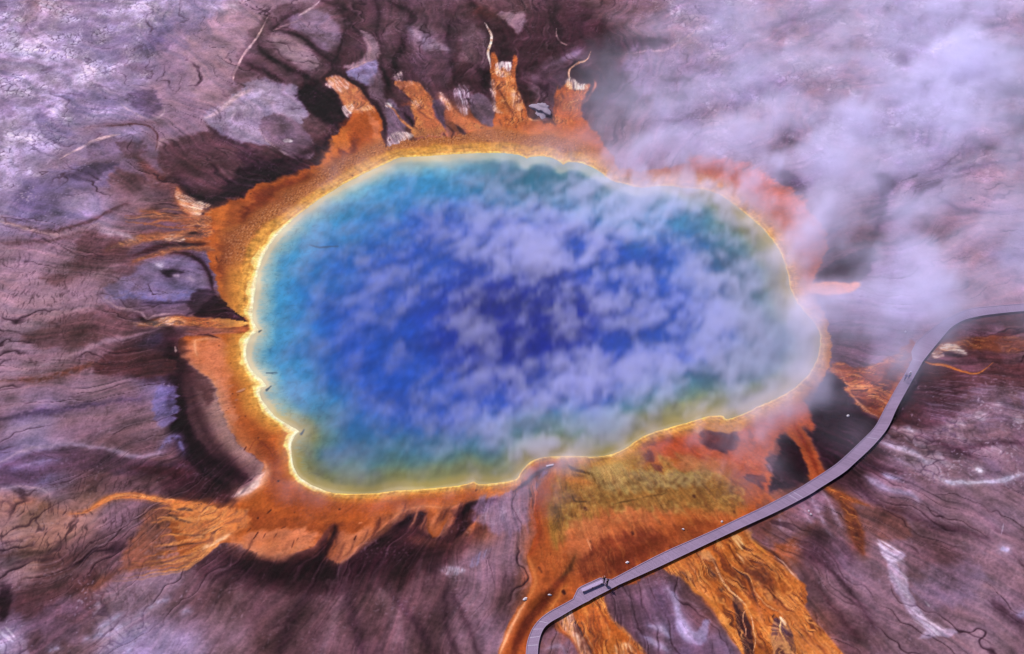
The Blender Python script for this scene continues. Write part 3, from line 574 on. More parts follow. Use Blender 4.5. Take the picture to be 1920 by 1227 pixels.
F([(1502, 740), (1530, 716), (1560, 702), (1578, 720), (1596, 756), (1630, 782), (1650, 800), (1600, 850), (1560, 880), (1530, 840), (1512, 800), (1504, 770)], (56, 26, 40), .95, 5, 4)
SPK([(1500, 750), (1530, 720), (1560, 720), (1550, 760)], (110, 84, 110), .6, 8, 5, .05)
F([(1090, 862), (1150, 850), (1200, 822), (1250, 806), (1300, 794), (1356, 790), (1420, 768), (1480, 742), (1506, 750), (1516, 780), (1526, 810), (1500, 800), (1450, 830), (1440, 880), (1440, 930), (1400, 950), (1360, 960), (1300, 900), (1200, 890), (1120, 890)], (178, 86, 56), .95, 5, 4, **A)
F([(1468, 790), (1490, 786), (1512, 812), (1530, 850), (1548, 884), (1556, 900), (1524, 906), (1510, 870), (1494, 836), (1474, 812)], (184, 92, 52), .95, 4, 3, **A); S([(1490, 800, 2), (1512, 836, 4), (1526, 866, 4), (1534, 886, 2)], (140, 48, 32), .8, 4, 2)
F([(1462, 820), (1484, 830), (1500, 850), (1512, 890), (1500, 912), (1462, 915), (1446, 925), (1448, 890), (1462, 860)], (58, 26, 40), .95, 6, 4)
F([(1404, 896), (1430, 894), (1430, 926), (1408, 922)], (80, 44, 60), .8, 6, 5)
# big mat under the boardwalk: olive where water is hot, red-brown further out
F([(1037, 872), (1080, 862), (1150, 856), (1250, 860), (1340, 868), (1400, 900), (1440, 930), (1470, 960), (1400, 1000), (1240, 1070), (1100, 1130), (1030, 1172), (1004, 1200), (1000, 1420), (880, 1420), (941, 1208), (957, 1164), (982, 1124), (999, 1090), (988, 1044), (1006, 996), (1003, 962), (1011, 916)], (176, 88, 44), 1, 2.5, 3, **A)
F([(1060, 870), (1150, 850), (1200, 850), (1220, 880), (1320, 870), (1370, 910), (1380, 940), (1340, 960), (1260, 950), (1200, 960), (1130, 955), (1080, 980), (1050, 1010), (1036, 985), (1040, 940), (1050, 900)], (150, 112, 56), .74, 24, 10, **A)
F([(1100, 876), (1150, 860), (1180, 880), (1230, 890), (1310, 884), (1300, 905), (1200, 920), (1130, 915)], (158, 134, 88), .8, 10, 6); F([(1180, 888), (1250, 892), (1330, 888), (1310, 910), (1220, 912)], (156, 128, 96), .6, 8, 5)
SPK([(1090, 900), (1150, 850), (1185, 850), (1180, 890), (1150, 925), (1110, 930)], (226, 200, 140), .7, 10, 5, .15, .6, .6); SPK([(1050, 890), (1150, 880), (1220, 900), (1200, 960), (1080, 990), (1040, 970)], (84, 62, 34), .55, 14, 6, .12, .8, .7, seed=9)
SPK([(1220, 920), (1340, 905), (1376, 930), (1300, 960), (1220, 960)], (92, 58, 32), .7, 12, 6, .08, .9, .5, seed=12)
SPK([(1040, 880), (1200, 850), (1370, 880), (1390, 950), (1200, 980), (1060, 1000)], (206, 178, 104), .55, 16, 6, .12, .7, .9, seed=41, flow=False)
SPK([(1040, 900), (1200, 890), (1370, 890), (1400, 960), (1250, 1000), (1060, 1020)], (96, 60, 34), .6, 16, 6, .14, .8, .9, seed=43, flow=False)
SPK([(1090, 960), (1250, 950), (1400, 960), (1330, 1000), (1120, 1080), (1040, 1060)], (222, 136, 88), .5, 16, 6, .1, .9, .8, seed=45, flow=False)
F([(1130, 970), (1200, 965), (1260, 975), (1240, 1000), (1180, 1010), (1130, 1000)], (196, 106, 66), .6, 16, 8); F([(1070, 990), (1110, 975), (1130, 1010), (1110, 1050), (1080, 1060)], (196, 112, 76), .55, 12, 8)
F([(1100, 1040), (1160, 1010), (1240, 1000), (1300, 985), (1330, 990), (1240, 1035), (1170, 1070), (1130, 1080), (1090, 1085)], (118, 46, 32), .75, 16, 8)
F([(1230, 980), (1300, 960), (1350, 975), (1320, 1000), (1270, 1020)], (182, 92, 44), .5, 12, 8)
S([(1070, 1060, 3), (1056, 1084, 5), (1034, 1110, 6), (1010, 1140, 7), (986, 1170, 8), (968, 1210, 8), (960, 1240, 8)], (112, 44, 30), .8, 4, 2); S([(1078, 1040, 2), (1070, 1062, 4), (1050, 1086, 3)], (96, 60, 36), .7, 4, 3)
S([(1060, 1100, 2), (1040, 1130, 2.5), (1020, 1155, 3), (1000, 1185, 3)], (212, 128, 64), .7, 3, 3); S([(985, 1130, 2), (970, 1155, 2), (952, 1190, 2.5), (938, 1225, 3)], (240, 170, 130), .85, 2, 1.5); S([(990, 1046, 3), (1000, 1070, 3), (1004, 1095, 3), (990, 1125, 3)], (206, 124, 72), .7, 3, 2)
S([(1010, 925, 4), (1006, 970, 5), (1010, 1000, 4), (994, 1040, 3)], (166, 70, 38), .7, 4, 3); S([(1036, 930, 3), (1030, 960, 4), (1036, 1000, 4), (1046, 1030, 3)], (150, 108, 50), .7, 4, 3); F([(1034, 950), (1052, 952), (1052, 985), (1040, 990)], (96, 70, 36), .7, 5, 4)
S([(1140, 868, 8), (1170, 850, 8), (1196, 832, 4)], (176, 140, 84), .6, 7, 4)
for L in ([(1060, 862, 1), (1072, 880, 3), (1110, 892, 2), (1114, 910, 2)], [(1078, 908, 1), (1100, 906, 2.4), (1113, 912, 2)], [(1070, 926, 1), (1080, 940, 2), (1100, 940, 1.5)], [(1150, 945, 1), (1200, 935, 1.6), (1250, 925, 1)], [(1070, 890, 2), (1086, 894, 3), (1100, 894, 1.5)]):
    S(L, (84, 58, 32), .8, 1.5, 2)
S([(1046, 886, 5), (1070, 900, 5), (1106, 906, 4)], (192, 118, 58), .8, 4, 3); S([(1040, 866, 2), (1066, 862, 2), (1110, 862, 1.5)], (124, 62, 50), .8, 2, 1)
for (x, y, r) in [(1010, 1066, 3), (1014, 1072, 2), (1106, 1014, 2), (1056, 1110, 4), (1376, 958, 2), (1184, 1000, 3), (1096, 952, 3), (1300, 930, 3)]: S([(x, y, r), (x + 3, y + 5, r * .6)], (66, 30, 34), .85, 1.5, 1.5)
S([(1100, 1010, 1), (1106, 1024, 1), (1110, 1034, .6)], (230, 166, 130), .7, .8, .5)
# patches beside the rim at the bottom right
for (pts, c) in [([(1276, 802), (1296, 798), (1300, 808), (1282, 812)], (48, 16, 24)), ([(1242, 820), (1262, 814), (1262, 826), (1246, 830)], (70, 24, 28)), ([(1312, 800), (1340, 808), (1380, 812), (1384, 830), (1370, 846), (1330, 842), (1316, 825)], (80, 40, 56)), ([(1202, 826), (1226, 820), (1222, 838), (1206, 838)], (110, 56, 60)), ([(1208, 846), (1222, 850), (1226, 866), (1212, 864)], (112, 58, 60)), ([(1226, 870), (1240, 874), (1240, 884), (1230, 884)], (110, 56, 56)), ([(1404, 808), (1412, 812), (1412, 822), (1404, 818)], (86, 50, 64)), ([(1410, 828), (1420, 830), (1418, 838)], (96, 56, 64))]:
    F(pts, c, .85, 4, 4)
F([(1290, 794), (1310, 796), (1318, 808), (1308, 812), (1298, 804)], (214, 160, 160), .8, 2, 2)
F([(1230, 830), (1290, 815), (1310, 830), (1300, 850), (1250, 850)], (184, 76, 40), .6, 8, 5); F([(1380, 830), (1440, 800), (1450, 850), (1400, 870)], (190, 96, 60), .5, 12, 6); F([(1260, 870), (1330, 860), (1390, 880), (1330, 885)], (184, 110, 84), .6, 8, 6)
S([(1355, 786, 1), (1350, 798, 1.3), (1342, 806, 1)], (70, 38, 20), .9, 1, .5)
F([(1316, 800), (1340, 790), (1380, 785), (1410, 776), (1400, 800), (1370, 812), (1340, 808)], (196, 136, 64), .9, 3, 2, **A)
# spit between the pool and the big mat
F([(968, 898), (980, 878), (998, 862), (1020, 856), (1040, 860), (1046, 868), (1020, 884), (1000, 896), (984, 904)], (172, 80, 46), 1, 2.5, 1.5, **A); S([(985, 880, 2), (1000, 872, 4), (1018, 878, 4)], (128, 46, 34), .8, 4, 2); S([(962, 922, 2), (985, 908, 3), (1004, 890, 4), (1026, 878, 3), (1040, 868, 1)], (66, 26, 36), .9, 2.5, 1.5); S([(984, 888, 1), (978, 898, 3), (984, 902, 1)], (110, 40, 30), .9, 2, 1); S([(1004, 916, 3), (1018, 892, 4), (1030, 882, 2)], (110, 96, 130), .7, 3, 2, brk=.5)
# --------------------------------------------------------------- runs beyond the boardwalk
F([(1245, 1066), (1300, 1040), (1400, 992), (1410, 1010), (1428, 1034), (1448, 1046), (1470, 1066), (1496, 1086), (1510, 1100), (1512, 1140), (1530, 1170), (1556, 1200), (1700, 1400), (1490, 1400), (1388, 1224), (1366, 1188), (1344, 1158), (1340, 1130), (1310, 1108), (1276, 1084)], (182, 98, 42), 1, 2, 2.5, **W)
F([(1440, 1040), (1490, 1080), (1500, 1110), (1480, 1110), (1450, 1070)], (206, 126, 60), .6, 6, 3); F([(1400, 1040), (1470, 1070), (1500, 1130), (1490, 1170), (1440, 1120), (1420, 1080)], (158, 78, 34), .6, 12, 5)
S([(1253, 1068, 3), (1285, 1090, 4), (1302, 1104, 5), (1330, 1124, 5), (1346, 1150, 6), (1368, 1184, 6), (1388, 1214, 6), (1396, 1240, 6)], (218, 130, 58), .8, 3, 2)
S([(1400, 995, 3), (1416, 1018, 3), (1436, 1038, 3)], (214, 132, 58), .9, 2, 1)
F([(1376, 1118), (1392, 1130), (1400, 1150), (1410, 1190), (1412, 1250), (1396, 1250), (1392, 1210), (1380, 1175)], (72, 38, 48), .95, 3, 2); F([(1450, 1168), (1458, 1160), (1470, 1172), (1486, 1196), (1496, 1250), (1462, 1250), (1448, 1205)], (92, 62, 84), .95, 3, 2); F([(1476, 1170), (1486, 1190), (1492, 1230), (1484, 1220)], (70, 40, 60), .9, 2, 2)
S([(1368, 1058, 1), (1384, 1070, 2), (1400, 1078, 3), (1408, 1092, 3), (1414, 1116, 2.6), (1422, 1132, 1.5)], (74, 42, 52), .95, 1.5, 1.5); S([(1322, 1030, 1), (1332, 1044, 2), (1346, 1064, 3)], (84, 46, 52), .9, 1.5, 1.5); S([(1330, 1066, 1), (1340, 1082, 4)], (104, 66, 60), .9, 3, 2); S([(1274, 1072, 1), (1288, 1082, 2.5), (1296, 1090, 1)], (110, 70, 64), .8, 2, 1); S([(1350, 1104, 1), (1354, 1106, 3)], (80, 48, 52), .8, 2, 1); S([(1420, 1130, 2), (1426, 1150, 3), (1428, 1170, 2)], (170, 96, 60), .7, 3, 2); S([(1448, 1158, 1), (1452, 1152, 2)], (60, 36, 40), .9, 1.5, 1)
for L, c in [([(1328, 1036, 1), (1338, 1054, 1), (1350, 1080, 2), (1362, 1098, 2), (1384, 1118, 1.5), (1398, 1132, 1.5), (1402, 1142, 1)], (250, 190, 140)), ([(1402, 1140, 1), (1394, 1150, .8), (1393, 1165, .8), (1398, 1180, .7), (1398, 1192, .5)], (244, 178, 140)), ([(1403, 1142, 1), (1410, 1160, 1), (1412, 1180, 1), (1416, 1200, 1), (1412, 1225, .7)], (248, 190, 150)), ([(1466, 1158, 2), (1462, 1180, 1.2), (1470, 1198, 1.2), (1476, 1214, 1.4), (1482, 1235, 1.8)], (255, 206, 150)), ([(1462, 1156, 2), (1470, 1166, 3), (1474, 1174, 1)], (255, 224, 200)), ([(1368, 1056, .6), (1390, 1070, .7), (1404, 1076, .7), (1414, 1100, .7), (1424, 1130, .5)], (240, 170, 110)), ([(1452, 1042, .8), (1470, 1056, 1), (1484, 1074, 1), (1498, 1088, 1)], (236, 184, 168))]:
    S(L, c, .95, .8, .8, **W)
SPK([(1370, 1004), (1388, 1004), (1396, 1024), (1384, 1030)], (255, 224, 170), .9, 3, 2, .05, .4, .4); SPK([(1380, 1036), (1394, 1044), (1396, 1056)], (250, 206, 160), .9, 3, 2, .0, .4, .4); SPK([(1440, 1120), (1470, 1110), (1540, 1180), (1590, 1250), (1510, 1250), (1480, 1190)], (246, 176, 110), .85, 8, 4, .2, .35, .4, seed=22); SPK([(1500, 1180), (1540, 1200), (1580, 1250), (1510, 1250)], (110, 58, 60), .6, 6, 3, .2, .4, .4, seed=25); SPK([(1260, 1060), (1300, 1050), (1340, 1130), (1310, 1110)], (240, 166, 110), .7, 5, 3, .2, .35, .35, seed=28)
F([(1042, 1160), (1074, 1142), (1092, 1172), (1112, 1205), (1200, 1400), (1170, 1400), (1086, 1220), (1064, 1192)], (186, 120, 96), .95, 2.5, 2, **W); SPK([(1044, 1160), (1074, 1146), (1094, 1176), (1116, 1250), (1098, 1250), (1070, 1196)], (255, 214, 196), .9, 3, 2, -.05, .35, .45, **W); S([(1042, 1160, 1), (1050, 1176, 1.6), (1068, 1194, 1.4)], (220, 136, 70), .8, 1.2, 1)
S([(1076, 1160, 2), (1088, 1180, 4), (1102, 1204, 4), (1116, 1240, 4)], (78, 46, 56), .95, 2, 1.5)
F([(1074, 1144), (1128, 1120), (1134, 1136), (1148, 1160), (1170, 1184), (1200, 1212), (1330, 1400), (1205, 1400), (1112, 1224), (1100, 1200), (1088, 1176)], (188, 96, 38), 1, 2, 2, **W)
S([(1130, 1122, 2), (1136, 1140, 2), (1152, 1164, 2.5), (1176, 1188, 2.5), (1210, 1222, 2.5)], (220, 130, 56), .85, 2, 1.5); S([(1090, 1176, 1), (1104, 1202, 1.2), (1116, 1226, 1.2), (1120, 1240, 1)], (236, 176, 130), .8, 1, 1); SPK([(1094, 1160), (1130, 1150), (1160, 1190), (1120, 1200)], (140, 56, 28), .5, 6, 4, .1, .4, .4); SPK([(1150, 1210), (1180, 1204), (1196, 1220), (1190, 1240), (1160, 1240)], (255, 214, 180), .9, 4, 2, .0, .3, .3); S([(1112, 1200, 6), (1124, 1240, 8)], (168, 76, 30), .6, 6, 3)
# ground between and right of the runs
F([(1145, 1118), (1240, 1072), (1300, 1112), (1338, 1156), (1382, 1222), (1376, 1250), (1236, 1250), (1180, 1184), (1150, 1150)], (98, 68, 82), .75, 8, 5)
F([(1258, 1110), (1270, 1120), (1276, 1160), (1300, 1185), (1326, 1160), (1324, 1190), (1310, 1212), (1286, 1206), (1270, 1180), (1264, 1140)], (146, 130, 166), .9, 4, 3); S([(1254, 1104, 2), (1268, 1130, 4), (1276, 1160, 6), (1296, 1196, 8), (1318, 1196, 5)], (168, 152, 190), .7, 4, 4, brk=.25); S([(1216, 1172, 2), (1240, 1180, 5), (1256, 1196, 3)], (158, 142, 178), .85, 3, 2); S([(1205, 1192, 2), (1224, 1204, 5), (1250, 1222, 5)], (158, 140, 176), .85, 3, 2)
F([(1010, 1200), (1030, 1178), (1048, 1186), (1074, 1210), (1088, 1250), (1010, 1250)], (118, 86, 104), .9, 4, 3); S([(1012, 1192, 3), (1030, 1178, 4), (1040, 1170, 3)], (70, 40, 46), .8, 3, 2); S([(1025, 1216, 3), (1050, 1212, 3), (1060, 1226, 2)], (160, 134, 160), .7, 3, 2)
F([(1400, 985), (1460, 955), (1520, 930), (1545, 925), (1540, 960), (1500, 1000), (1460, 1020), (1430, 1020)], (112, 82, 98), .8, 10, 5); for_ = [([(1520, 935, 2), (1545, 985, 3), (1560, 1010, 2)]), ([(1540, 920, 1), (1570, 975, 3), (1582, 990, 2)]), ([(1460, 965, 1), (1466, 990, 2)]), ([(1505, 950, 1), (1520, 985, 2)])]
for L in for_: S(L, (164, 136, 162), .7, 2.5, 3, brk=.35)
F([(1430, 940), (1460, 960), (1430, 1010), (1412, 990)], (110, 62, 58), .6, 8, 4); F([(1500, 1010), (1560, 1010), (1600, 1030), (1590, 1060), (1530, 1050)], (86, 54, 68), .6, 14, 6); S([(1510, 1040, 3), (1560, 1075, 4), (1600, 1120, 5), (1640, 1180, 6)], (74, 44, 56), .7, 5, 4); S([(1530, 1100, 3), (1560, 1140, 4), (1610, 1200, 5)], (84, 50, 58), .7, 5, 4); S([(1560, 1020, 6), (1610, 1090, 8), (1650, 1160, 7)], (126, 96, 112), .5, 8, 6)
S([(1545, 912, 5), (1570, 930, 8), (1588, 950, 10), (1600, 985, 12), (1612, 1020, 10), (1620, 1040, 5)], (128, 64, 42), .9, 5, 3, **W); S([(1548, 912, 3), (1572, 926, 4), (1592, 936, 4), (1630, 950, 2)], (164, 86, 44), .8, 3, 2, **W); F([(1620, 955), (1680, 960), (1700, 1000), (1650, 1010), (1620, 985)], (120, 72, 62), .6, 10, 5); S([(1600, 960, 3), (1606, 1000, 5), (1612, 1030, 4)], (92, 44, 38), .7, 4, 3)
F([(1640, 1012), (1652, 1020), (1662, 1030), (1684, 1032), (1690, 1040), (1680, 1052), (1688, 1076), (1704, 1092), (1710, 1120), (1730, 1150), (1750, 1170), (1790, 1182), (1764, 1194), (1716, 1194), (1736, 1180), (1716, 1160), (1698, 1130), (1680, 1108), (1670, 1090), (1668, 1060), (1656, 1040)], (176, 154, 190), .8, 3.5, 5, crk=.6); SPK([(1645, 1020), (1690, 1040), (1712, 1130), (1770, 1182), (1730, 1190), (1680, 1110), (1665, 1060)], (128, 102, 124), .7, 6, 4, .02, .6, .5, seed=51, flow=False); SPK([(1640, 1015), (1690, 1035), (1712, 1130), (1780, 1182), (1730, 1190), (1690, 1120), (1665, 1060)], (228, 214, 244), .7, 5, 3, .0, .6, .5)
S([(1650, 828, 2), (1680, 840, 4), (1710, 850, 5), (1738, 866, 3)], (190, 172, 206), .85, 2.5, 2.5, brk=.25, crk=.6); S([(1622, 896, 3), (1640, 908, 5), (1670, 922, 4), (1710, 928, 4), (1722, 940, 3)], (158, 136, 164), .85, 3, 3, brk=.2); S([(1656, 892, 3), (1668, 898, 4), (1688, 900, 1)], (176, 160, 196), .85, 2, 2); S([(1680, 860, 2), (1700, 872, 3), (1722, 882, 2)], (150, 126, 152), .8, 2.5, 2, brk=.4)
S([(1764, 900, 2), (1784, 906, 4), (1820, 908, 3), (1870, 902, 4), (1890, 898, 5), (1925, 890, 2)], (196, 184, 218), .9, 2, 3, brk=.15); S([(1828, 882, 3), (1840, 886, 4)], (222, 214, 240), .9, 2, 2); S([(1700, 804, 2), (1712, 812, 2)], (196, 178, 206), .8, 2, 1); S([(1876, 1030, 4), (1888, 1034, 4)], (176, 164, 200), .8, 3, 2); S([(1734, 1126, 1), (1744, 1136, 1.6)], (236, 220, 232), .9, 1, 1); S([(1880, 985, 1), (1876, 1005, 1)], (200, 184, 210), .7, 1, 1); S([(1905, 1160, 5), (1925, 1150, 6)], (150, 140, 176), .7, 5, 4); F([(1730, 1080), (1800, 1065), (1840, 1090), (1780, 1130), (1735, 1130)], (124, 106, 136), .4, 24, 12)
for L in ([(1730, 820, 4), (1770, 836, 5), (1830, 860, 5)], [(1600, 900, 3), (1650, 950, 3), (1740, 980, 3), (1850, 1010, 3)], [(1740, 990, 3), (1800, 1000, 4)], [(1860, 1130, 6), (1930, 1190, 10)], [(1600, 870, 6), (1640, 880, 5), (1690, 890, 4)], [(1780, 850, 3), (1860, 830, 4), (1930, 836, 3)]):
    S(L, (78, 48, 62), .7, 5, 4)
# wedge right of the boardwalk bend
F([(1790, 605), (1860, 594), (1940, 588), (1940, 720), (1880, 720), (1820, 730), (1740, 760), (1690, 800), (1680, 780), (1720, 720), (1756, 660)], (92, 52, 56), .9, 8, 4)
F([(1735, 668), (1800, 640), (1870, 632), (1930, 640), (1900, 660), (1810, 656)], (126, 66, 44), .75, 7, 4, **W); S([(1756, 652, 3), (1780, 646, 4), (1810, 648, 3)], (176, 96, 50), .8, 3, 2); F([(1800, 612), (1850, 604), (1880, 616), (1830, 630)], (110, 76, 90), .8, 7, 4); F([(1880, 640), (1930, 610), (1935, 660), (1890, 680)], (118, 84, 96), .5, 12, 6)
SPK([(1758, 652), (1776, 644), (1800, 652), (1812, 668), (1780, 662)], (255, 236, 232), 1, 3, 2, -.3, .5, .25, **W); SPK([(1746, 662), (1764, 658), (1770, 670), (1752, 672)], (252, 226, 222), 1, 2, 1, -.2, .5, .25, **W); S([(1758, 664, 1), (1780, 666, 2), (1800, 672, 2)], (66, 32, 40), .85, 2, 1)  # both white patches are a painted glint on wet ground
F([(1760, 672), (1850, 676), (1860, 690), (1830, 698), (1790, 690), (1750, 680)], (112, 72, 84), .8, 4, 3)
S([(1732, 678, 2.5), (1750, 684, 2), (1772, 687, 2), (1800, 696, 1.3), (1824, 702, 1.2), (1842, 697, 1), (1862, 682, .8)], (198, 112, 48), .95, 1, 1, **W)
F([(1690, 760), (1720, 730), (1760, 720), (1800, 740), (1780, 790), (1720, 800), (1690, 790)], (72, 40, 50), .7, 10, 6); SPK([(1740, 720), (1860, 700), (1930, 720), (1930, 800), (1800, 800), (1740, 780)], (146, 122, 146), .6, 20, 8, .05, .9, .9, seed=33)
for (x, y, r) in [(1840, 780, 14), (1870, 760, 10), (1910, 790, 12), (1800, 800, 8)]: SPK([(x - r, y), (x, y - r), (x + r, y), (x, y + r)], (206, 188, 214), .7, 6, 4, .0, .7, .9, seed=x)
S([(1655, 815, 3), (1680, 780, 4), (1705, 740, 4), (1730, 700, 3)], (40, 16, 28), .8, 4, 1)
# ------------------------------------------------------------------ mat mottling and the banded rim
# runoff streaks, blotches and ripple rims over everything that is bare ground
bare = 1 - 0.85 * MAT
RIDG = ridged((TGX + .5 * N1x) / 1.1, TGY / 5.5, 4, 160) - 0.45
lum = 1 + bare * (0.06 * RIDG + 0.20 * STREAK + 0.20 * STREAK2 + 0.06 * STREAK3 + 0.30 * BLOT + 0.12 * MOTT)
IMG *= np.clip(lum, 0.45, 1.7)[..., None] * np.stack([1 + 0.05 * bare * STREAK2, 1 + 0 * BLOT, 1 + 0.10 * bare * BLOT], -1)
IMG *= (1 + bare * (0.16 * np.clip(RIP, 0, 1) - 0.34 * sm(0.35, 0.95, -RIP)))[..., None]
IMG += (np.array([58, 34, 40], F32) / 255 - IMG) * (bare * 0.72 * VC)[..., None]
# fine drainage: dark threads with pale margins that run away from the spring
def threads(ft, fr, eps, seed, wob):
    tw = THW + wob * fbm(GX / 6, GY / 6, 3, seed + 3)
    def one(t):
        f = perlin(t * ft, RR / fr, seed) + 0.22 * perlin(t * ft * 2.3, RR / fr * 2, seed + 1)
        return f
    w = sm(1.9, 2.3, np.abs(TH))
    f = one(tw) * (1 - w) + one(np.where(tw < 0, tw + 2 * np.pi, tw)) * w
    return sm(eps, 0.0, np.abs(f)), sm(eps, eps * 1.8, f) * sm(eps * 4.5, eps * 2, f)
GULLY = np.zeros_like(PX)
for (ft, fr, eps, seed, wob, a) in [(10, 90, .034, 131, .035, .8), (24, 60, .05, 137, .018, .62), (58, 36, .06, 141, .010, .20)]:
    dk_, pl_ = threads(ft, fr, eps, seed, wob)
    wv = bare * (1 - 0.7 * sm(1060, 1110, PY) * sm(330, 420, PX) * sm(980, 930, PX)) * sm(-.25, .3, fbm(GX / 11, GY / 11, 3, seed + 7)) * (1 - 0.5 * CRK)
    GULLY = np.maximum(GULLY, a * wv * dk_)
    IMG += (np.array([56, 32, 44], F32) / 255 - IMG) * (a * wv * dk_)[..., None]
    IMG += (np.array([196, 164, 184], F32) / 255 - IMG) * (0.20 * a * wv * pl_)[..., None]
# the mats are combed by the running water: rust, ochre and yellow filaments
_keep = THW
THW = TH + 0.035 * fbm(GX / 5, GY / 5, 4, 150)
ms = polar_noise(95.0, 9.0, 4, 151); ms2 = polar_noise(42.0, 14.0, 4, 155)
THW = TH + 0.02 * fbm(GX / 4, GY / 4, 3, 153)
BRD = np.zeros_like(PX); BRL = np.zeros_like(PX)
for (ft, fr, eps, seed) in [(40, 17, .09, 171), (85, 10, .12, 173)]:
    d1, p1 = threads(ft, fr, eps, seed, .02); BRD = np.maximum(BRD, d1); BRL = np.maximum(BRL, p1)
THW = _keep
mw = MAT * (0.10 + 0.12 * sm(1000, 1040, PX) * sm(840, 880, PY) + 0.75 * WET).clip(0, 1) * sm(4, 18, -SDP)
def toward(col, m):
    IMG[:] += (np.array(col, F32) / 255 - IMG) * np.clip(m, 0, 1)[..., None]
toward((112, 48, 28), mw * 0.75 * sm(.10, .50, ms)); toward((226, 148, 76), mw * 0.62 * sm(.12, .50, -ms)); toward((104, 44, 34), mw * 0.6 * sm(.12, .48, ms2)); toward((214, 128, 62), mw * 0.45 * sm(.12, .48, -ms2))
brm = sm(-.2, .25, fbm(GX / 5, GY / 5, 3, 175))
toward((92, 42, 34), mw * .8 * BRD * brm); toward((240, 168, 96), mw * .6 * BRL * brm)
toward((250, 190, 130), MAT * WET * 0.5 * sm(.34, .6, ms - 0.5 * ms2))
# pale grit scattered over the crust
gr_ = perlin(GX / 0.5, GY / 0.5, 90) * 0.6 + fbm(GX / 5, GY / 5, 3, 92) * 0.7
IMG += (np.array([206, 186, 216], F32) / 255 - IMG) * (bare * (0.12 + 0.5 * CRK) * sm(0.36, 0.66, gr_))[..., None]
mot = 1 + MAT * (0.16 * MATV + 0.10 * fbm(GX / 1.6, GY / 1.6, 3, 93))
IMG *= mot[..., None]
g = perlin(GX / 0.5, GY / 0.5, 95)
IMG *= (1 + 0.10 * WET * g)[..., None]
out = -SDP
south = sm(760, 860, PY); east = sm(1060, 1240, PX) * sm(880, 700, PY); north = sm(420, 340, PY + 0.30 * (PX - 700).clip(-400, 0)) * sm(1150, 1050, PX)
west = sm(560, 500, PX)
wgt = 1 - 0.35 * south + 0.22 * north + 0.75 * west * sm(400, 450, PY) * sm(640, 600, PY) + 0.3 * west                        # band width
wgt = wgt * (1 + 0.22 * fbm(GX / 7, GY / 7, 2, 97))
q = out / wgt + 2.2 * MOTT + 1.2 * N1x
bands = np.sin(q * 1.05 + 1.3 * N2x) * 0.5 + 0.5
RIMOK = (MAT > 0.35).astype(F32)
def rim(m, col): 
    c = np.array(col, F32) / 255
    IMG[:] += (c - IMG) * np.clip(m * np.maximum(RIMOK, sm(14, 6, out)), 0, 1)[..., None]
rim(sm(46, 26, q) * (out > -8) * 0.75 * (0.35 + 0.65 * north) * (1 - .8 * south), OC)
rim(sm(34, 16, q) * (out > -8) * 0.85 * (1 - .45 * south), (196, 132, 62))
rim(sm(17, 9, q) * (out > -8) * 0.9 * (1 - .3 * south), (206, 148, 72))
rim(sm(16, 6, q) * (out > -8) * bands * 0.55, (228, 178, 98))
rim(sm(10, 8.5, q) * sm(6, 7.5, q) * 0.5 * sm(-.1, .3, fbm(GX / 4, GY / 4, 2, 98)), (150, 92, 44))
cv = np.clip(0.35 + 1.9 * sm(640, 540, PX) * (1 - north) + 0.15 * south - 0.3 * east, 0.12, 2.2) * np.clip(1 + 1.1 * fbm(GX / 5, GY / 5, 3, 99), .3, 1.8)
rim(sm(6.6 * cv, 3.6 * cv, out) * (out > -8) * (0.55 + 0.45 * cv), (246, 204, 126))
rim(sm(3.8 * cv, 1.2 * cv, out) * (out > -8) * sm(.55, 1.3, cv), (252, 232, 190))
rim(sm(3.4, 1.0, out + 1.5 * N1x) * (out > -8) * sm(.9, .4, cv) * .75, (240, 192, 100))
bt = sm(26, 14, q) * (out > 0)
IMG *= (1 + bt * (0.22 * fbm(GX / 1.1, GY / 1.4, 4, 103) + 0.20 * MOTT + 0.12 * perlin(TGX / .5, TGY / 2.5, 104)))[..., None]
# ochre pebbled shelf along the north-west shore
sh = sm(13, 19, q) * sm(38, 28, q) * np.maximum(north, west * sm(520, 470, PY)) * RIMOK
spk = perlin(GX / 0.42, GY / 0.6, 99) + 0.8 * perlin(GX / 0.24, GY / 0.32, 100)
IMG += (np.array([150, 84, 58], F32) / 255 - IMG) * (sh * 0.5)[..., None]
IMG += (np.array([242, 200, 176], F32) / 255 - IMG) * (sh * 0.36 * sm(0.2, 0.9, spk))[..., None]
IMG += (np.array([92, 44, 40], F32) / 255 - IMG) * (sh * 0.45 * sm(-0.2, -0.7, spk))[..., None]
# wrinkled ochre bank on the west shore
wb = sm(6, 12, out) * sm(44, 30, out) * sm(540, 500, PX) * sm(610, 570, PY) * sm(400, 440, PY)
wr = ridged((GX + N1x * .4) / 1.3, (GY + N1y * .4) / 2.6, 2, 101)
IMG *= (1 + wb * 0.22 * (wr - 0.4))[..., None]
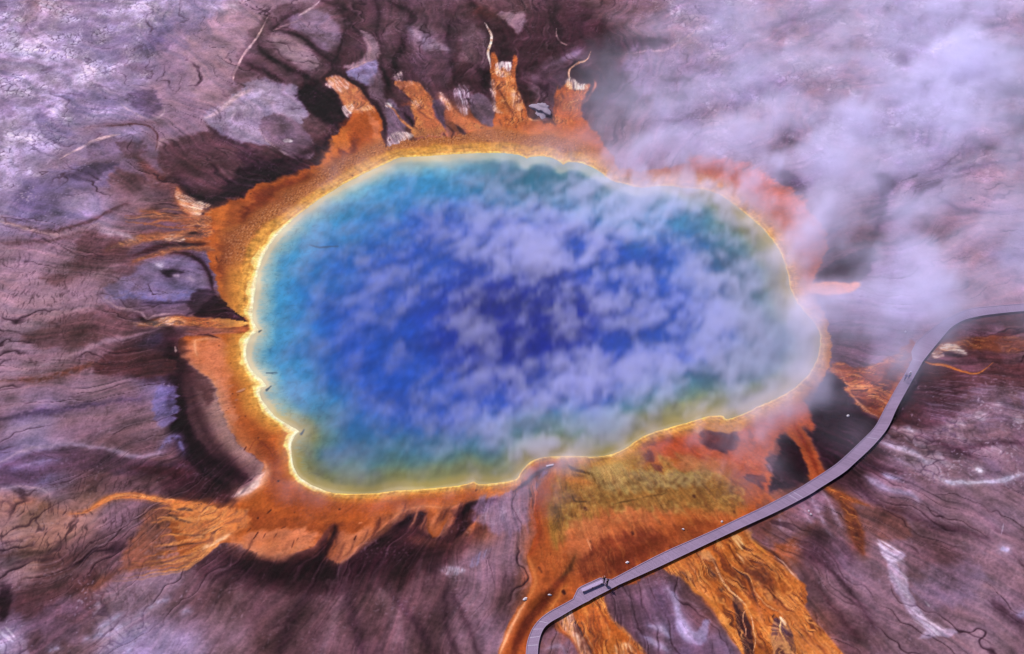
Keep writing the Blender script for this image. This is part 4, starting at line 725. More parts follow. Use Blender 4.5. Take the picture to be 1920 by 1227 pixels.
# loose dark flecks and holes in the mat
for (x, y, r) in [(410, 650, 1.6), (432, 682, 1.2), (436, 740, 1.2), (446, 742, 1.3), (428, 768, 1), (440, 766, 1.3), (448, 784, 1.5), (460, 782, 1.2), (424, 772, 1), (484, 823, 2), (522, 903, 2.2), (483, 972, 2), (552, 962, 1.6), (636, 956, 2), (608, 918, 1.6), (892, 920, 2.4), (730, 264, 2.2), (660, 330, 1.4), (470, 366, 1.6)]:
    S([(x, y, r), (x + 1.5, y - 1, r * .7)], (78, 34, 30), .85, 1, .6)
for L in ([(462, 838, 1), (458, 846, 1.6)], [(480, 1004, 1.2), (474, 1012, 1)], [(484, 996, 1.6), (478, 1006, 1)], [(498, 1000, 1), (493, 1010, .8)], [(520, 1000, 1.2), (512, 1012, 1)], [(536, 988, 1.2), (526, 992, 1)], [(552, 1014, 1.2), (547, 1030, 1.6)], [(580, 1026, 1.6), (584, 1028, 1)], [(668, 1004, 1.3), (663, 1014, 2)], [(510, 956, 1.2), (500, 964, 1)], [(560, 1010, .8), (556, 1016, 1)], [(470, 990, 1), (462, 998, 1)]):
    S(L, (84, 38, 34), .85, 1.2, .6)
for L, c in [([(444, 736, 1.3), (452, 733, 1.8), (461, 729, 1.3)], (196, 150, 140)), ([(442, 738, .6), (452, 736, .6), (460, 732, .6)], (110, 54, 44)), ([(441, 752, 1.5), (447, 750, 1.5)], (160, 110, 104)), ([(428, 697, .8), (433, 694, .8), (437, 698, .8), (433, 703, .8), (428, 698, .8)], (210, 130, 90)), ([(412, 699, 1), (416, 698, 1)], (206, 124, 90)), ([(672, 982, 1.4), (680, 980, 1)], (226, 140, 100)), ([(416, 488, 1), (410, 494, 1)], (70, 30, 30)), ([(404, 480, 1.6), (408, 492, 1.6), (414, 496, 1)], (80, 40, 34)), ([(466, 848, 1), (480, 826, 1), (500, 838, 1.4), (512, 856, 1)], (130, 56, 40))]:
    S(L, c, .75, 1, .6)
MAT *= 1 - 0.0
# outside the traced area the ground fades to plain mauve-brown
far = np.maximum(np.maximum(sm(2080, 2500, PX), sm(-160, -500, PX)), np.maximum(sm(-110, -300, PY), sm(1330, 1600, PY)))
plain = np.array([128, 100, 118], F32) / 255 * np.clip(1 + 0.3 * BLOT + 0.25 * fbm(GX / 40, GY / 40, 4, 105), .5, 1.6)[..., None]
IMG += (plain - IMG) * far[..., None]
IMG *= (1 + 0.03 * N0 + 0.10 * FINE * (1 - 0.6 * MAT))[..., None]
IMG *= 1 + (bare * sm(.05, .2, IMG.mean(-1)) * sm(.62, .42, IMG.mean(-1)))[..., None] * np.array([.07, .08, .13], F32)
L_ = IMG.mean(-1, keepdims=True); L2 = np.clip(0.45 + (L_ - 0.45) * np.where(L_ < 0.45, 1.36, 1.14), 0.025, 1)
IMG = np.clip(IMG * L2 / L_ * 0.65 + 0.35 * (0.45 + (IMG - 0.45) * 1.22), 0.012, 1.0)

# ------------------------------------------------------------------ colour of the water by depth and place
def mix(a, b, m): return a + (np.array(b, F32) / 255 - a) * np.clip(m, 0, 1)[..., None]
dq = SDP * (1 + 0.25 * N2x) + 6 * fbm(GX / 5, GY / 5, 3, 111)
dd = np.maximum(dq, 0)
WC = np.zeros((H_, W_, 3), F32) + np.array([246, 230, 196], F32) / 255
we = sm(1180, 1420, PX + 0.2 * (PY - 600)); ws = sm(720, 860, PY + 0.05 * (PX - 700) + 20 * N2y); wn = sm(440, 330, PY) * sm(820, 960, PX) * sm(1330, 1200, PX)
wl = np.clip(1 - we - ws, 0, 1)
WC = mix(WC, (186, 176, 122), we * .8); WC = mix(WC, (200, 176, 100), ws * .75); WC = mix(WC, (206, 196, 150), .4 * np.maximum(np.maximum(ws, we * .4), (1 - cv).clip(0, 1)) * .8); WC = mix(WC, (176, 206, 210), wn * .7)
WC = mix(WC, (196, 212, 204), sm(5, 15, dd) * wl); WC = mix(WC, (124, 186, 212), sm(12, 30, dd) * wl)
WC = mix(WC, (180, 164, 96), sm(1, 8, dd) * np.maximum(ws, we * .8)); WC = mix(WC, (136, 138, 92), sm(8, 26, dd) * np.maximum(ws, we)); WC = mix(WC, (92, 132, 132), sm(22, 60, dd) * np.maximum(ws, we))
WC = mix(WC, (66, 156, 214), sm(22, 48, dd) * wl); WC = mix(WC, (44, 122, 204), sm(44, 110, dd)); WC = mix(WC, (24, 104, 132), sm(10, 26, dd) * wn * sm(120, 60, dd) * .8)
WC = mix(WC, (60, 100, 126), sm(40, 90, dd) * np.maximum(we * .9, ws * .5) * sm(190, 110, dd))
ce = np.hypot((PX - 975) / 265, (PY - 610) / 168) + 0.22 * fbm(GX / 11, GY / 11, 3, 113)
WC = mix(WC, (34, 84, 196), sm(1.7, 1.1, ce) * sm(70, 130, dd)); WC = mix(WC, (24, 64, 182), sm(1.0, .58, ce)); WC = mix(WC, (10, 32, 150), sm(.72, .30, ce))
dk = fbm(GX / 1.6 + .3 * N2x, GY / 2.4 - .25 * GX, 4, 117); WC *= (1 + 0.20 * dk * sm(6, 40, dd) + 0.16 * fbm(GX / 9, GY / 6, 3, 118))[..., None]
ck = cells((GX + .8 * N1x) / 2.2, (GY + .8 * N1y) / 2.6, 119)[0]
WC *= (1 - 0.12 * sm(0.10, 0.0, ck) * sm(8, 20, dd) * sm(110, 60, dd) * sm(760, 560, PX))[..., None]
for L in ([(582, 460, .6), (600, 464, 1.4), (634, 462, .4)], [(500, 732, 2), (508, 724, 1)], [(486, 622, 1.6), (490, 620, 1)], [(564, 814, 2), (570, 806, 1)], [(500, 700, 1), (518, 700, 1.4)]):
    Q = spline(L, False, 3); s = bbox(L, 8); d, _, _ = seg_dist(PX[s] + N1x[s], PY[s] + N1y[s], Q, False, Q[:, 2]); m = sm(1.6, -1.2, d) * .75
    WC[s] += (np.array([34, 62, 92], F32) / 255 - WC[s]) * m[..., None]
# thin streaks of the pale shelf reaching into the water on the west side
st = ridged(GX / 2.6, GY / 0.55, 2, 121); WC = mix(WC, (150, 200, 216), sm(.35, .8, st) * sm(6, 14, dd) * sm(46, 24, dd) * sm(600, 520, PX) * .6)
WC = np.clip(WC, 0.02, 1)
# ------------------------------------------------------------------ boardwalk edges (left, right)
PAIRS = [((990, 1560), (1028, 1552)), ((980, 1450), (1012, 1446)), ((981, 1360), (1008, 1358)), ((984, 1300), (1008, 1300)), ((984, 1275), (1008, 1275)), ((985, 1250), (1008, 1250)), ((986, 1228), (1008, 1228)), ((988, 1208), (1010, 1206)), ((993, 1191), (1015, 1188)), ((1001, 1175), (1022, 1176)), ((1014, 1160), (1034, 1166)), ((1030, 1148), (1050, 1157)),
         ((1052, 1136), (1072, 1144)), ((1074, 1124), (1092, 1133)), ((1083, 1105), (1104, 1127)), ((1090, 1100), (1112, 1122)), ((1125, 1084), (1145, 1105)), ((1147, 1087), (1160, 1097)), ((1160, 1080), (1176, 1090)),
         ((1219, 1049), (1236, 1063)), ((1258, 1030), (1276, 1044)), ((1297, 1013), (1316, 1025)), ((1340, 994), (1358, 1005)), ((1380, 975), (1399, 986)), ((1437, 948), (1456, 960)), ((1494, 918), (1514, 930)), ((1517, 904), (1538, 915)),
         ((1556, 879), (1580, 888)), ((1578, 862), (1601, 870)), ((1613, 829), (1638, 835)), ((1640, 801), (1664, 803)), ((1658, 768), (1682, 765)), ((1682, 725), (1705, 723)), ((1697, 701), (1719, 698)), ((1711, 674), (1730, 678)), ((1709, 660), (1737, 669)),
         ((1718, 641), (1749, 654)), ((1738, 624), (1770, 629)), ((1757, 610), (1784, 614)), ((1783, 594), (1806, 601)), ((1817, 580), (1832, 594)), ((1856, 575), (1864, 589)), ((1920, 570), (1923, 583.5)), ((2000, 566), (2002, 579)), ((2090, 564), (2092, 577)), ((2200, 566), (2202, 578.5)), ((2400, 573), (2402, 585)), ((2700, 586), (2702, 597))]
# ------------------------------------------------------------------ steam: density map (digits every 80 image pixels), drifting to the north-east
STM = ["0000000000000000123334554", "0000000000000001233334554", "0000000000000012333445763", "0000000000000123555566653",
       "0000000011123467777655432", "0000000111234566655745333", "0000000122345664355747754", "0000000122334454466755732",
       "0000000111233345556656100", "0000000111235666665631000", "0000000112345632135110000", "0000000111133100011000000",
       "0000000000000000000000000", "0000000000000000000000000", "0000000000000000000000000", "0000000000000000000000000", "0000000000000000000000000"]
SLUT = np.array([[int(c) for c in r] for r in STM], F32)
VX0, VX1, VY0, VY1, VZ1 = -58.0, 165.0, 100.0, 330.0, 9.8
VNX, VNY, VNZ = 372, 340, 14

def perlin3(x, y, z, seed):
    fz = np.floor(z); iz = fz.astype(np.int64); fx, fy = np.floor(x), np.floor(y)
    ix, iy = fx.astype(np.int64), fy.astype(np.int64)
    x = (x - fx).astype(F32); y = (y - fy).astype(F32); z = (z - fz).astype(F32)
    fade = lambda t: t * t * t * (t * (t * 6 - 15) + 10)
    u, v, w = fade(x), fade(y), fade(z)
    r = 0
    for c in (0, 1):
        for b in (0, 1):
            for a in (0, 1):
                k = _h(ix + a + (iz + c) * 7919, iy + b + (iz + c) * 104729, seed)
                gx = ((k & np.uint32(255)).astype(F32) / 127.5 - 1); gy = (((k >> np.uint32(8)) & np.uint32(255)).astype(F32) / 127.5 - 1); gz = (((k >> np.uint32(16)) & np.uint32(255)).astype(F32) / 127.5 - 1)
                r = r + (gx * (x - a) + gy * (y - b) + gz * (z - c)) * (u if a else 1 - u) * (v if b else 1 - v) * (w if c else 1 - w)
    return r * F32(1.2)

def project(X, Y, Z):
    dep = Y * CP + (CAM_H - Z) * SP
    return CX + FPX * X / dep, CY - FPX * (Y * SP - (CAM_H - Z) * CP) / dep

def steam_field():
    xs = np.linspace(VX0, VX1, VNX, dtype=F32); ys = np.linspace(VY0, VY1, VNY, dtype=F32)
    X, Y = np.meshgrid(xs, ys)
    qx, qy = project(X, Y, 2.5)
    wx = fbm(X / 14, Y / 14, 3, 201) * 70; wy = fbm(X / 14, Y / 14, 3, 205) * 55
    u = np.clip((qx + wx) / 80, 0, 23.999); v = np.clip((qy + wy) / 80, 0, 15.999)
    iu = u.astype(int); iv = v.astype(int); fu = sm(0, 1, u - iu); fv = sm(0, 1, v - iv)
    cov = (SLUT[iv, iu] * (1 - fu) + SLUT[iv, iu + 1] * fu) * (1 - fv) + (SLUT[iv + 1, iu] * (1 - fu) + SLUT[iv + 1, iu + 1] * fu) * fv
    cov = cov * sm(VX0, VX0 + 6, X) * sm(VX1, VX1 - 6, X) * sm(VY1, VY1 - 8, Y) * sm(VY0, VY0 + 4, Y)
    over = sm(1600, 1350, qx) * sm(250, 330, qy)                 # above the water the steam is low and puffy
    # puffs, stretched along the drift
    a = math.radians(55); ca, sa = math.cos(a), math.sin(a)
    px = X * ca + Y * sa; py = -X * sa + Y * ca
    px = px + 1.2 * fbm(X / 3.5, Y / 3.5, 2, 209); py = py + 1.2 * fbm(X / 3.5, Y / 3.5, 2, 211)
    wpx = px + 1.8 * fbm(X / 9, Y / 9, 3, 213); wpy = py + 1.4 * fbm(X / 9, Y / 9, 3, 215)
    big = 0.95 * fbm(wpx / 6.2, wpy / 3.9, 5, 221, 0.62) + 0.45 * fbm(wpx / 19, wpy / 13, 3, 222)
    ext = np.zeros_like(X)                                        # clear windows and dense puffs, placed in image pixels
    for (hx, hy, rx, ry, g) in [(985, 620, 42, 34, -.5), (1030, 680, 40, 36, -.55), (800, 590, 60, 30, -.35), (815, 640, 50, 24, -.3), (1175, 470, 60, 22, -.5), (1215, 620, 40, 26, -.5), (1292, 602, 26, 24, -.45), (1120, 635, 40, 30, -.4),
                                (1090, 500, 34, 26, -.4), (760, 470, 70, 30, -.2), (1030, 520, 50, 26, -.35), (1290, 420, 60, 40, -.35), (880, 500, 40, 26, -.2), (640, 620, 90, 80, -.15), (990, 780, 40, 20, -.25), (1260, 730, 60, 20, -.25), (1110, 420, 30, 20, .2),
                                (1035, 452, 48, 34, .55), (960, 440, 50, 36, .3), (1010, 480, 50, 26, .25), (1085, 385, 50, 26, .3), (1200, 365, 50, 30, .5), (1180, 560, 40, 34, .3), (1300, 520, 60, 40, .3), (1340, 610, 60, 50, .35), (1230, 690, 80, 30, .4),
                                (1120, 720, 70, 30, .4), (1140, 780, 90, 26, .35), (1000, 830, 60, 20, .5), (1380, 660, 50, 40, .3), (1430, 520, 40, 40, .25), (1050, 620, 40, 30, .3), (890, 560, 40, 24, .15), (1160, 300, 40, 30, .3), (1300, 350, 40, 24, .4),
                                (1480, 345, 46, 26, -.8), (1600, 500, 44, 30, -.7), (1640, 430, 40, 40, -.5), (1555, 640, 30, 40, -.4), (1590, 700, 50, 26, -.5), (1480, 262, 24, 14, -.4), (1555, 395, 30, 44, .5), (1750, 520, 60, 60, .5), (1690, 590, 50, 50, .4),
                                (1660, 680, 50, 22, .25), (1540, 690, 26, 40, .3), (1440, 300, 40, 24, .2), (1190, 250, 70, 30, .1), (1780, 120, 50, 50, .4), (1800, 210, 60, 50, .45), (1450, 770, 40, 26, .35), (1510, 600, 36, 50, .5), (1500, 700, 50, 40, .6), (1460, 762, 50, 26, .6), (1240, 336, 70, 24, .5), (1400, 350, 60, 36, .45), (1510, 440, 40, 60, .5), (1525, 800, 40, 44, -.5), (1480, 885, 40, 30, -.4), (1600, 240, 60, 26, .25), (1250, 290, 50, 30, .3)]:
        ext += g * np.exp(-(((qx - hx) / rx) ** 2 + ((qy - hy) / ry) ** 2))
    puff = sm(-0.42, 0.58, big + 0.62 * ext)
    c2, s2 = math.cos(math.radians(30)), math.sin(math.radians(30)); hx_ = X * c2 + Y * s2; hy_ = -X * s2 + Y * c2
    wisp = fbm((hx_ + 3 * fbm(X / 13, Y / 13, 3, 233)) / 21, (hy_ + 3 * fbm(X / 13, Y / 13, 3, 235)) / 10.5, 6, 231, 0.6)
    hazy = sm(-0.50, 0.55, wisp + 0.55 * ext)
    tau = cov * STEAM_TAU * (over * (0.09 + 1.75 * puff ** 1.5) + (1 - over) * (0.16 + 1.75 * hazy ** 1.2))
    tau = np.where(over > .5, 1.0 * (1 - np.exp(-tau / 1.0)), tau)
    top = 1.6 + over * (0.8 * puff) + (1 - over) * (2.0 + 5.0 * hazy)
    Z = np.linspace(0, VZ1, VNZ, dtype=F32)
    R = np.zeros((VNZ, VNY, VNX), F32)
    for k, z in enumerate(Z):
        n3 = perlin3(X / 4.2, Y / 4.2, np.full_like(X, z / 3.1 + 40), 241) + .5 * perlin3(X / 2.0, Y / 2.0, np.full_like(X, z / 1.6 + 40), 242)
        prof = sm(-0.1, 0.7, z) * sm(top * 1.15, top * 0.45, z)
        R[k] = prof * np.clip(1 + 0.7 * n3, 0.2, 2.0)
    col = R.sum(0) * (VZ1 / (VNZ - 1)) + 1e-4
    R *= (tau / col)[None]
    return np.where(R < 1e-4, 0, R)
# ================================================================== Blender scene
if bpy is not None:
    SC = bpy.context.scene
    COL = SC.collection

    def link(name, me, parent=None, mat=None):
        o = bpy.data.objects.new(name, me); COL.objects.link(o)
        if parent is not None: o.parent = parent
        if mat is not None and me is not None: me.materials.append(mat)
        return o

    def thing(name, label, cat, loc=(0, 0, 0), rz=0.0, group=None):
        o = bpy.data.objects.new(name, None); COL.objects.link(o)
        o.location = loc; o.rotation_euler = (0, 0, rz); o.empty_display_size = 0.3
        o['label'] = label; o['category'] = cat
        if group: o['group'] = group
        return o

    def lin(c):
        c = np.asarray(c, np.float64)
        return np.where(c <= 0.04045, c / 12.92, ((c + 0.055) / 1.055) ** 2.4)

    # ---------------------------------------------------------------- materials
    def newmat(name):
        m = bpy.data.materials.new(name); m.use_nodes = True
        nt = m.node_tree; b = nt.nodes['Principled BSDF']
        return m, nt, b

    def N(nt, typ, **kw):
        n = nt.nodes.new(typ)
        for k, v in kw.items():
            if k in n.inputs.keys(): n.inputs[k].default_value = v
            else: setattr(n, k, v)
        return n

    def plain(name, rgb, rough=0.7, var=0.15, scale=6.0, spec=0.3):
        m, nt, b = newmat(name)
        tc = N(nt, 'ShaderNodeTexCoord'); no = N(nt, 'ShaderNodeTexNoise'); no.inputs['Scale'].default_value = scale; no.inputs['Detail'].default_value = 4
        mp = N(nt, 'ShaderNodeMapRange'); mp.inputs['To Min'].default_value = 1 - var; mp.inputs['To Max'].default_value = 1 + var
        mx = N(nt, 'ShaderNodeMix', data_type='RGBA', blend_type='MULTIPLY'); mx.inputs['Factor'].default_value = 1
        l = lin(np.array(rgb) / 255.0) * KALB
        mx.inputs['A'].default_value = (*l, 1)
        nt.links.new(tc.outputs['Object'], no.inputs['Vector']); nt.links.new(no.outputs['Fac'], mp.inputs['Value'])
        nt.links.new(mp.outputs['Result'], mx.inputs['B']); nt.links.new(mx.outputs['Result'], b.inputs['Base Color'])
        b.inputs['Roughness'].default_value = rough; b.inputs['Specular IOR Level'].default_value = spec
        return m

    def ground_mat():
        m, nt, b = newmat('mineral ground')
        at_ = N(nt, 'ShaderNodeAttribute', attribute_name='tint'); wt = N(nt, 'ShaderNodeAttribute', attribute_name='wet'); cr = N(nt, 'ShaderNodeAttribute', attribute_name='crust')
        geo = N(nt, 'ShaderNodeNewGeometry')
        n1 = N(nt, 'ShaderNodeTexNoise'); n1.inputs['Scale'].default_value = 2.2; n1.inputs['Detail'].default_value = 6; n1.inputs['Roughness'].default_value = 0.65
        n2 = N(nt, 'ShaderNodeTexNoise'); n2.inputs['Scale'].default_value = 0.35; n2.inputs['Detail'].default_value = 5
        vo = N(nt, 'ShaderNodeTexVoronoi', feature='DISTANCE_TO_EDGE'); vo.inputs['Scale'].default_value = 0.9
        for n in (n1, n2, vo): nt.links.new(geo.outputs['Position'], n.inputs['Vector'])
        mp = N(nt, 'ShaderNodeMapRange'); mp.inputs['From Min'].default_value = .3; mp.inputs['From Max'].default_value = .7; mp.inputs['To Min'].default_value = 0.80; mp.inputs['To Max'].default_value = 1.22
        nt.links.new(n1.outputs['Fac'], mp.inputs['Value'])
        mp2 = N(nt, 'ShaderNodeMapRange'); mp2.inputs['From Min'].default_value = .3; mp2.inputs['From Max'].default_value = .7; mp2.inputs['To Min'].default_value = 0.90; mp2.inputs['To Max'].default_value = 1.10
        nt.links.new(n2.outputs['Fac'], mp2.inputs['Value'])
        mm = N(nt, 'ShaderNodeMath', operation='MULTIPLY'); nt.links.new(mp.outputs['Result'], mm.inputs[0]); nt.links.new(mp2.outputs['Result'], mm.inputs[1])
        mx = N(nt, 'ShaderNodeMix', data_type='RGBA', blend_type='MULTIPLY'); mx.inputs['Factor'].default_value = 1
        nt.links.new(at_.outputs['Color'], mx.inputs['A']); nt.links.new(mm.outputs['Value'], mx.inputs['B']); nt.links.new(mx.outputs['Result'], b.inputs['Base Color'])
        ro = N(nt, 'ShaderNodeMapRange'); ro.inputs['To Min'].default_value = 0.85; ro.inputs['To Max'].default_value = 0.55
        nt.links.new(wt.outputs['Fac'], ro.inputs['Value']); nt.links.new(ro.outputs['Result'], b.inputs['Roughness'])
        b.inputs['Specular IOR Level'].default_value = 0.06
        ad = N(nt, 'ShaderNodeMath', operation='MULTIPLY_ADD'); nt.links.new(vo.outputs['Distance'], ad.inputs[0]); nt.links.new(cr.outputs['Fac'], ad.inputs[1]); nt.links.new(n1.outputs['Fac'], ad.inputs[2])
        bu = N(nt, 'ShaderNodeBump'); bu.inputs['Strength'].default_value = 0.5; bu.inputs['Distance'].default_value = 0.12
        nt.links.new(ad.outputs['Value'], bu.inputs['Height']); nt.links.new(bu.outputs['Normal'], b.inputs['Normal'])
        return m

    def water_mat():
        m, nt, b = newmat('hot spring water')
        at_ = N(nt, 'ShaderNodeAttribute', attribute_name='tint'); geo = N(nt, 'ShaderNodeNewGeometry')
        nt.links.new(at_.outputs['Color'], b.inputs['Base Color'])
        b.inputs['Roughness'].default_value = 0.08; b.inputs['IOR'].default_value = 1.33; b.inputs['Specular IOR Level'].default_value = 0.18
        n1 = N(nt, 'ShaderNodeTexNoise'); n1.inputs['Scale'].default_value = 2.5; n1.inputs['Detail'].default_value = 4
        nt.links.new(geo.outputs['Position'], n1.inputs['Vector'])
        bu = N(nt, 'ShaderNodeBump'); bu.inputs['Strength'].default_value = 0.12; bu.inputs['Distance'].default_value = 0.05
        nt.links.new(n1.outputs['Fac'], bu.inputs['Height']); nt.links.new(bu.outputs['Normal'], b.inputs['Normal'])
        return m

    # ---------------------------------------------------------------- ground and water sheets
    def sheet(name, X, Y, Z, keep, attrs, mat):
        idx = -np.ones(X.shape, np.int64)
        use = np.zeros(X.shape, bool)
        use[:-1, :-1] |= keep; use[1:, :-1] |= keep; use[:-1, 1:] |= keep; use[1:, 1:] |= keep
        idx[use] = np.arange(use.sum())
        co = np.stack([X[use], Y[use], Z[use]], -1).astype(F32)
        # lattice rows run away from north, so the winding faces up
        q = np.stack([idx[1:, :-1][keep], idx[1:, 1:][keep], idx[:-1, 1:][keep], idx[:-1, :-1][keep]], -1).astype(np.int32)
        me = bpy.data.meshes.new(name)
        me.vertices.add(len(co)); me.vertices.foreach_set('co', co.ravel())
        me.loops.add(q.size); me.loops.foreach_set('vertex_index', q.ravel())
        me.polygons.add(len(q)); me.polygons.foreach_set('loop_start', np.arange(0, q.size, 4, dtype=np.int32))
        me.polygons.foreach_set('use_smooth', np.ones(len(q), bool))
        me.update(calc_edges=True)
        for k, a in attrs.items():
            if a.ndim == 3:
                at2 = me.attributes.new(k, 'FLOAT_COLOR', 'POINT')
                c = np.concatenate([a[use], np.ones((len(co), 1), F32)], -1).astype(F32)
                at2.data.foreach_set('color', c.ravel())
            else:
                at2 = me.attributes.new(k, 'FLOAT', 'POINT'); at2.data.foreach_set('value', a[use].astype(F32).ravel())
        o = link(name, me, None, mat)
        o['kind'] = 'structure'
        return o

    outp = np.maximum(-SDP, 0)
    Zg = (0.05 + 0.10 * sm(0, 60, outp) + 0.8 * sm(30, 130, outp) * fbm(GX / 14, GY / 14, 4, 301)
          + sm(10, 60, outp) * (1 - 0.75 * MAT) * (0.17 * fbm(GX / 2.2, GY / 2.2, 4, 305) + 0.03 * RIP + 0.06 * STREAK2 + 0.04 * RIDG - 0.14 * GULLY - 0.05 * VC)
          + 0.09 * CRK * sm(0.0, 0.25, ca) - 0.05 * MAT)
    mid = [((a[0] + b[0]) / 2, (a[1] + b[1]) / 2) for a, b in PAIRS]
    sb = bbox(mid, 60); dwalk = np.full(PX.shape, 99.0, F32); dwalk[sb] = seg_dist(PX[sb], PY[sb], np.array(mid), False)[0]
    Zg = Zg + (np.minimum(Zg, 0.0) * .3 + .03 - Zg) * sm(46, 24, dwalk)
    deep = 0.06 * np.maximum(SDP, 0) * (1 + 0.02 * np.maximum(SDP, 0)).clip(1, 3)
    Zg = np.where(SDP > -3, 0.04 - deep.clip(0, 9) , Zg).astype(F32)
    KALB = np.array(KALB_)
    alb = (lin(IMG) * KALB).astype(F32); alw = (lin(WC) * KALB * WATER_K).astype(F32)
    full = np.ones((H_ - 1, W_ - 1), bool)
    sheet('ground', GX, GY, Zg, full, dict(tint=alb, wet=WET, crust=CRK), ground_mat())
    wk = SDP > -2.5
    wk = wk[:-1, :-1] | wk[1:, 1:] | wk[1:, :-1] | wk[:-1, 1:]
    sheet('water', GX, GY, np.zeros_like(GX), wk, dict(tint=alw), water_mat())

    # ---------------------------------------------------------------- steam volume
    def steam():
        R = steam_field()
        n = R.size
        xs = np.linspace(VX0, VX1, VNX); ys = np.linspace(VY0, VY1, VNY); zs = np.linspace(0.02, VZ1, VNZ)
        zz, yy, xx = np.meshgrid(zs, ys, xs, indexing='ij')
        me = bpy.data.meshes.new('steam')
        me.vertices.add(n); me.vertices.foreach_set('co', np.stack([xx, yy, zz], -1).astype(F32).ravel())
        a = me.attributes.new('rho', 'FLOAT', 'POINT'); a.data.foreach_set('value', R.ravel())
        o = link('steam', me); o['kind'] = 'stuff'
        m = bpy.data.materials.new('steam'); m.use_nodes = True; nt = m.node_tree
        nt.nodes.remove(nt.nodes['Principled BSDF'])
        pv = N(nt, 'ShaderNodeVolumePrincipled'); pv.inputs['Color'].default_value = (*STEAM_COL, 1); pv.inputs['Density'].default_value = 1.0; pv.inputs['Anisotropy'].default_value = 0.1
        nt.links.new(pv.outputs['Volume'], nt.nodes['Material Output'].inputs['Volume'])
        g = bpy.data.node_groups.new('steam voxels', 'GeometryNodeTree')
        g.interface.new_socket('Geometry', in_out='INPUT', socket_type='NodeSocketGeometry'); g.interface.new_socket('Geometry', in_out='OUTPUT', socket_type='NodeSocketGeometry')
        gi = g.nodes.new('NodeGroupInput'); go = g.nodes.new('NodeGroupOutput')
        pos = g.nodes.new('GeometryNodeInputPosition'); sep = g.nodes.new('ShaderNodeSeparateXYZ'); g.links.new(pos.outputs[0], sep.inputs[0])
        def math_(op, a, b):
            nd = g.nodes.new('ShaderNodeMath'); nd.operation = op
            for i, v in enumerate((a, b)):
                if isinstance(v, (int, float)): nd.inputs[i].default_value = v
                elif v is not None: g.links.new(v, nd.inputs[i])
            return nd.outputs[0]
        def cell(s, lo, hi, nn):
            q = math_('MULTIPLY', math_('SUBTRACT', s, lo), (nn - 1) / (hi - lo))
            return math_('MINIMUM', math_('MAXIMUM', math_('ROUND', q, None), 0.0), float(nn - 1))
        ix = cell(sep.outputs[0], VX0, VX1, VNX); iy = cell(sep.outputs[1], VY0, VY1, VNY); iz = cell(sep.outputs[2], 0.02, VZ1, VNZ)
        idx = math_('ADD', ix, math_('MULTIPLY', math_('ADD', iy, math_('MULTIPLY', iz, float(VNY))), float(VNX)))
        na = g.nodes.new('GeometryNodeInputNamedAttribute'); na.data_type = 'FLOAT'; na.inputs['Name'].default_value = 'rho'
        si = g.nodes.new('GeometryNodeSampleIndex'); si.data_type = 'FLOAT'; si.domain = 'POINT'
        g.links.new(gi.outputs[0], si.inputs['Geometry']); g.links.new(na.outputs[0], si.inputs['Value']); g.links.new(idx, si.inputs['Index'])
        vc = g.nodes.new('GeometryNodeVolumeCube'); g.links.new(si.outputs[0], vc.inputs['Density'])
        vc.inputs['Min'].default_value = (VX0, VY0, 0.02); vc.inputs['Max'].default_value = (VX1, VY1, VZ1)
        vc.inputs['Resolution X'].default_value = VNX; vc.inputs['Resolution Y'].default_value = VNY; vc.inputs['Resolution Z'].default_value = VNZ
        smn = g.nodes.new('GeometryNodeSetMaterial'); smn.inputs['Material'].default_value = m
        g.links.new(vc.outputs[0], smn.inputs[0]); g.links.new(smn.outputs[0], go.inputs[0])
        md = o.modifiers.new('voxels', 'NODES'); md.node_group = g
        me.materials.append(m)
        return o
    if STEAM_TAU > 0: steam()
    # ---------------------------------------------------------------- mesh helpers for the things
    class MB:
        def __init__(s): s.v = []; s.f = []
        def box8(s, p):
            k = len(s.v); s.v += [tuple(q) for q in p]
            s.f += [tuple(k + i for i in f) for f in ((3, 2, 1, 0), (4, 5, 6, 7), (0, 1, 5, 4), (1, 2, 6, 5), (2, 3, 7, 6), (3, 0, 4, 7))]
        def box(s, c, d, rz=0.0):
            ca_, sa_ = math.cos(rz), math.sin(rz); P = []
            for z in (-.5, .5):
                for x, y in ((-.5, -.5), (.5, -.5), (.5, .5), (-.5, .5)):
                    X, Y = x * d[0], y * d[1]; P.append((c[0] + X * ca_ - Y * sa_, c[1] + X * sa_ + Y * ca_, c[2] + z * d[2]))
            s.box8(P)
        def ribbon(s, L, R, z0, z1):
            """solid strip between two polylines"""
            k = len(s.v); n = len(L)
            for (a, b) in zip(L, R): s.v += [(a[0], a[1], z0), (b[0], b[1], z0), (b[0], b[1], z1), (a[0], a[1], z1)]
            for i in range(n - 1):
                p = k + 4 * i; q = p + 4
                for j in range(4): s.f.append((p + j, q + j, q + (j + 1) % 4, p + (j + 1) % 4))
            s.f += [(k, k + 1, k + 2, k + 3), (k + 4 * n - 1, k + 4 * n - 2, k + 4 * n - 3, k + 4 * n - 4)]
        def build(s, name, mat, parent=None, bevel=0.0, smooth=False):
            me = bpy.data.meshes.new(name); me.from_pydata(s.v, [], s.f); me.update()
            bm = bmesh.new(); bm.from_mesh(me); bmesh.ops.recalc_face_normals(bm, faces=bm.faces[:])
            if bevel: bmesh.ops.bevel(bm, geom=bm.edges[:], offset=bevel, segments=1, affect='EDGES')
            bm.to_mesh(me); bm.free()
            if smooth: me.polygons.foreach_set('use_smooth', [True] * len(me.polygons))
            return link(name, me, parent, mat)

    # ---------------------------------------------------------------- boardwalk
    DECK = 0.36
    Lw = [at(*a, DECK)[:2] for a, b in PAIRS]; Rw = [at(*b, DECK)[:2] for a, b in PAIRS]
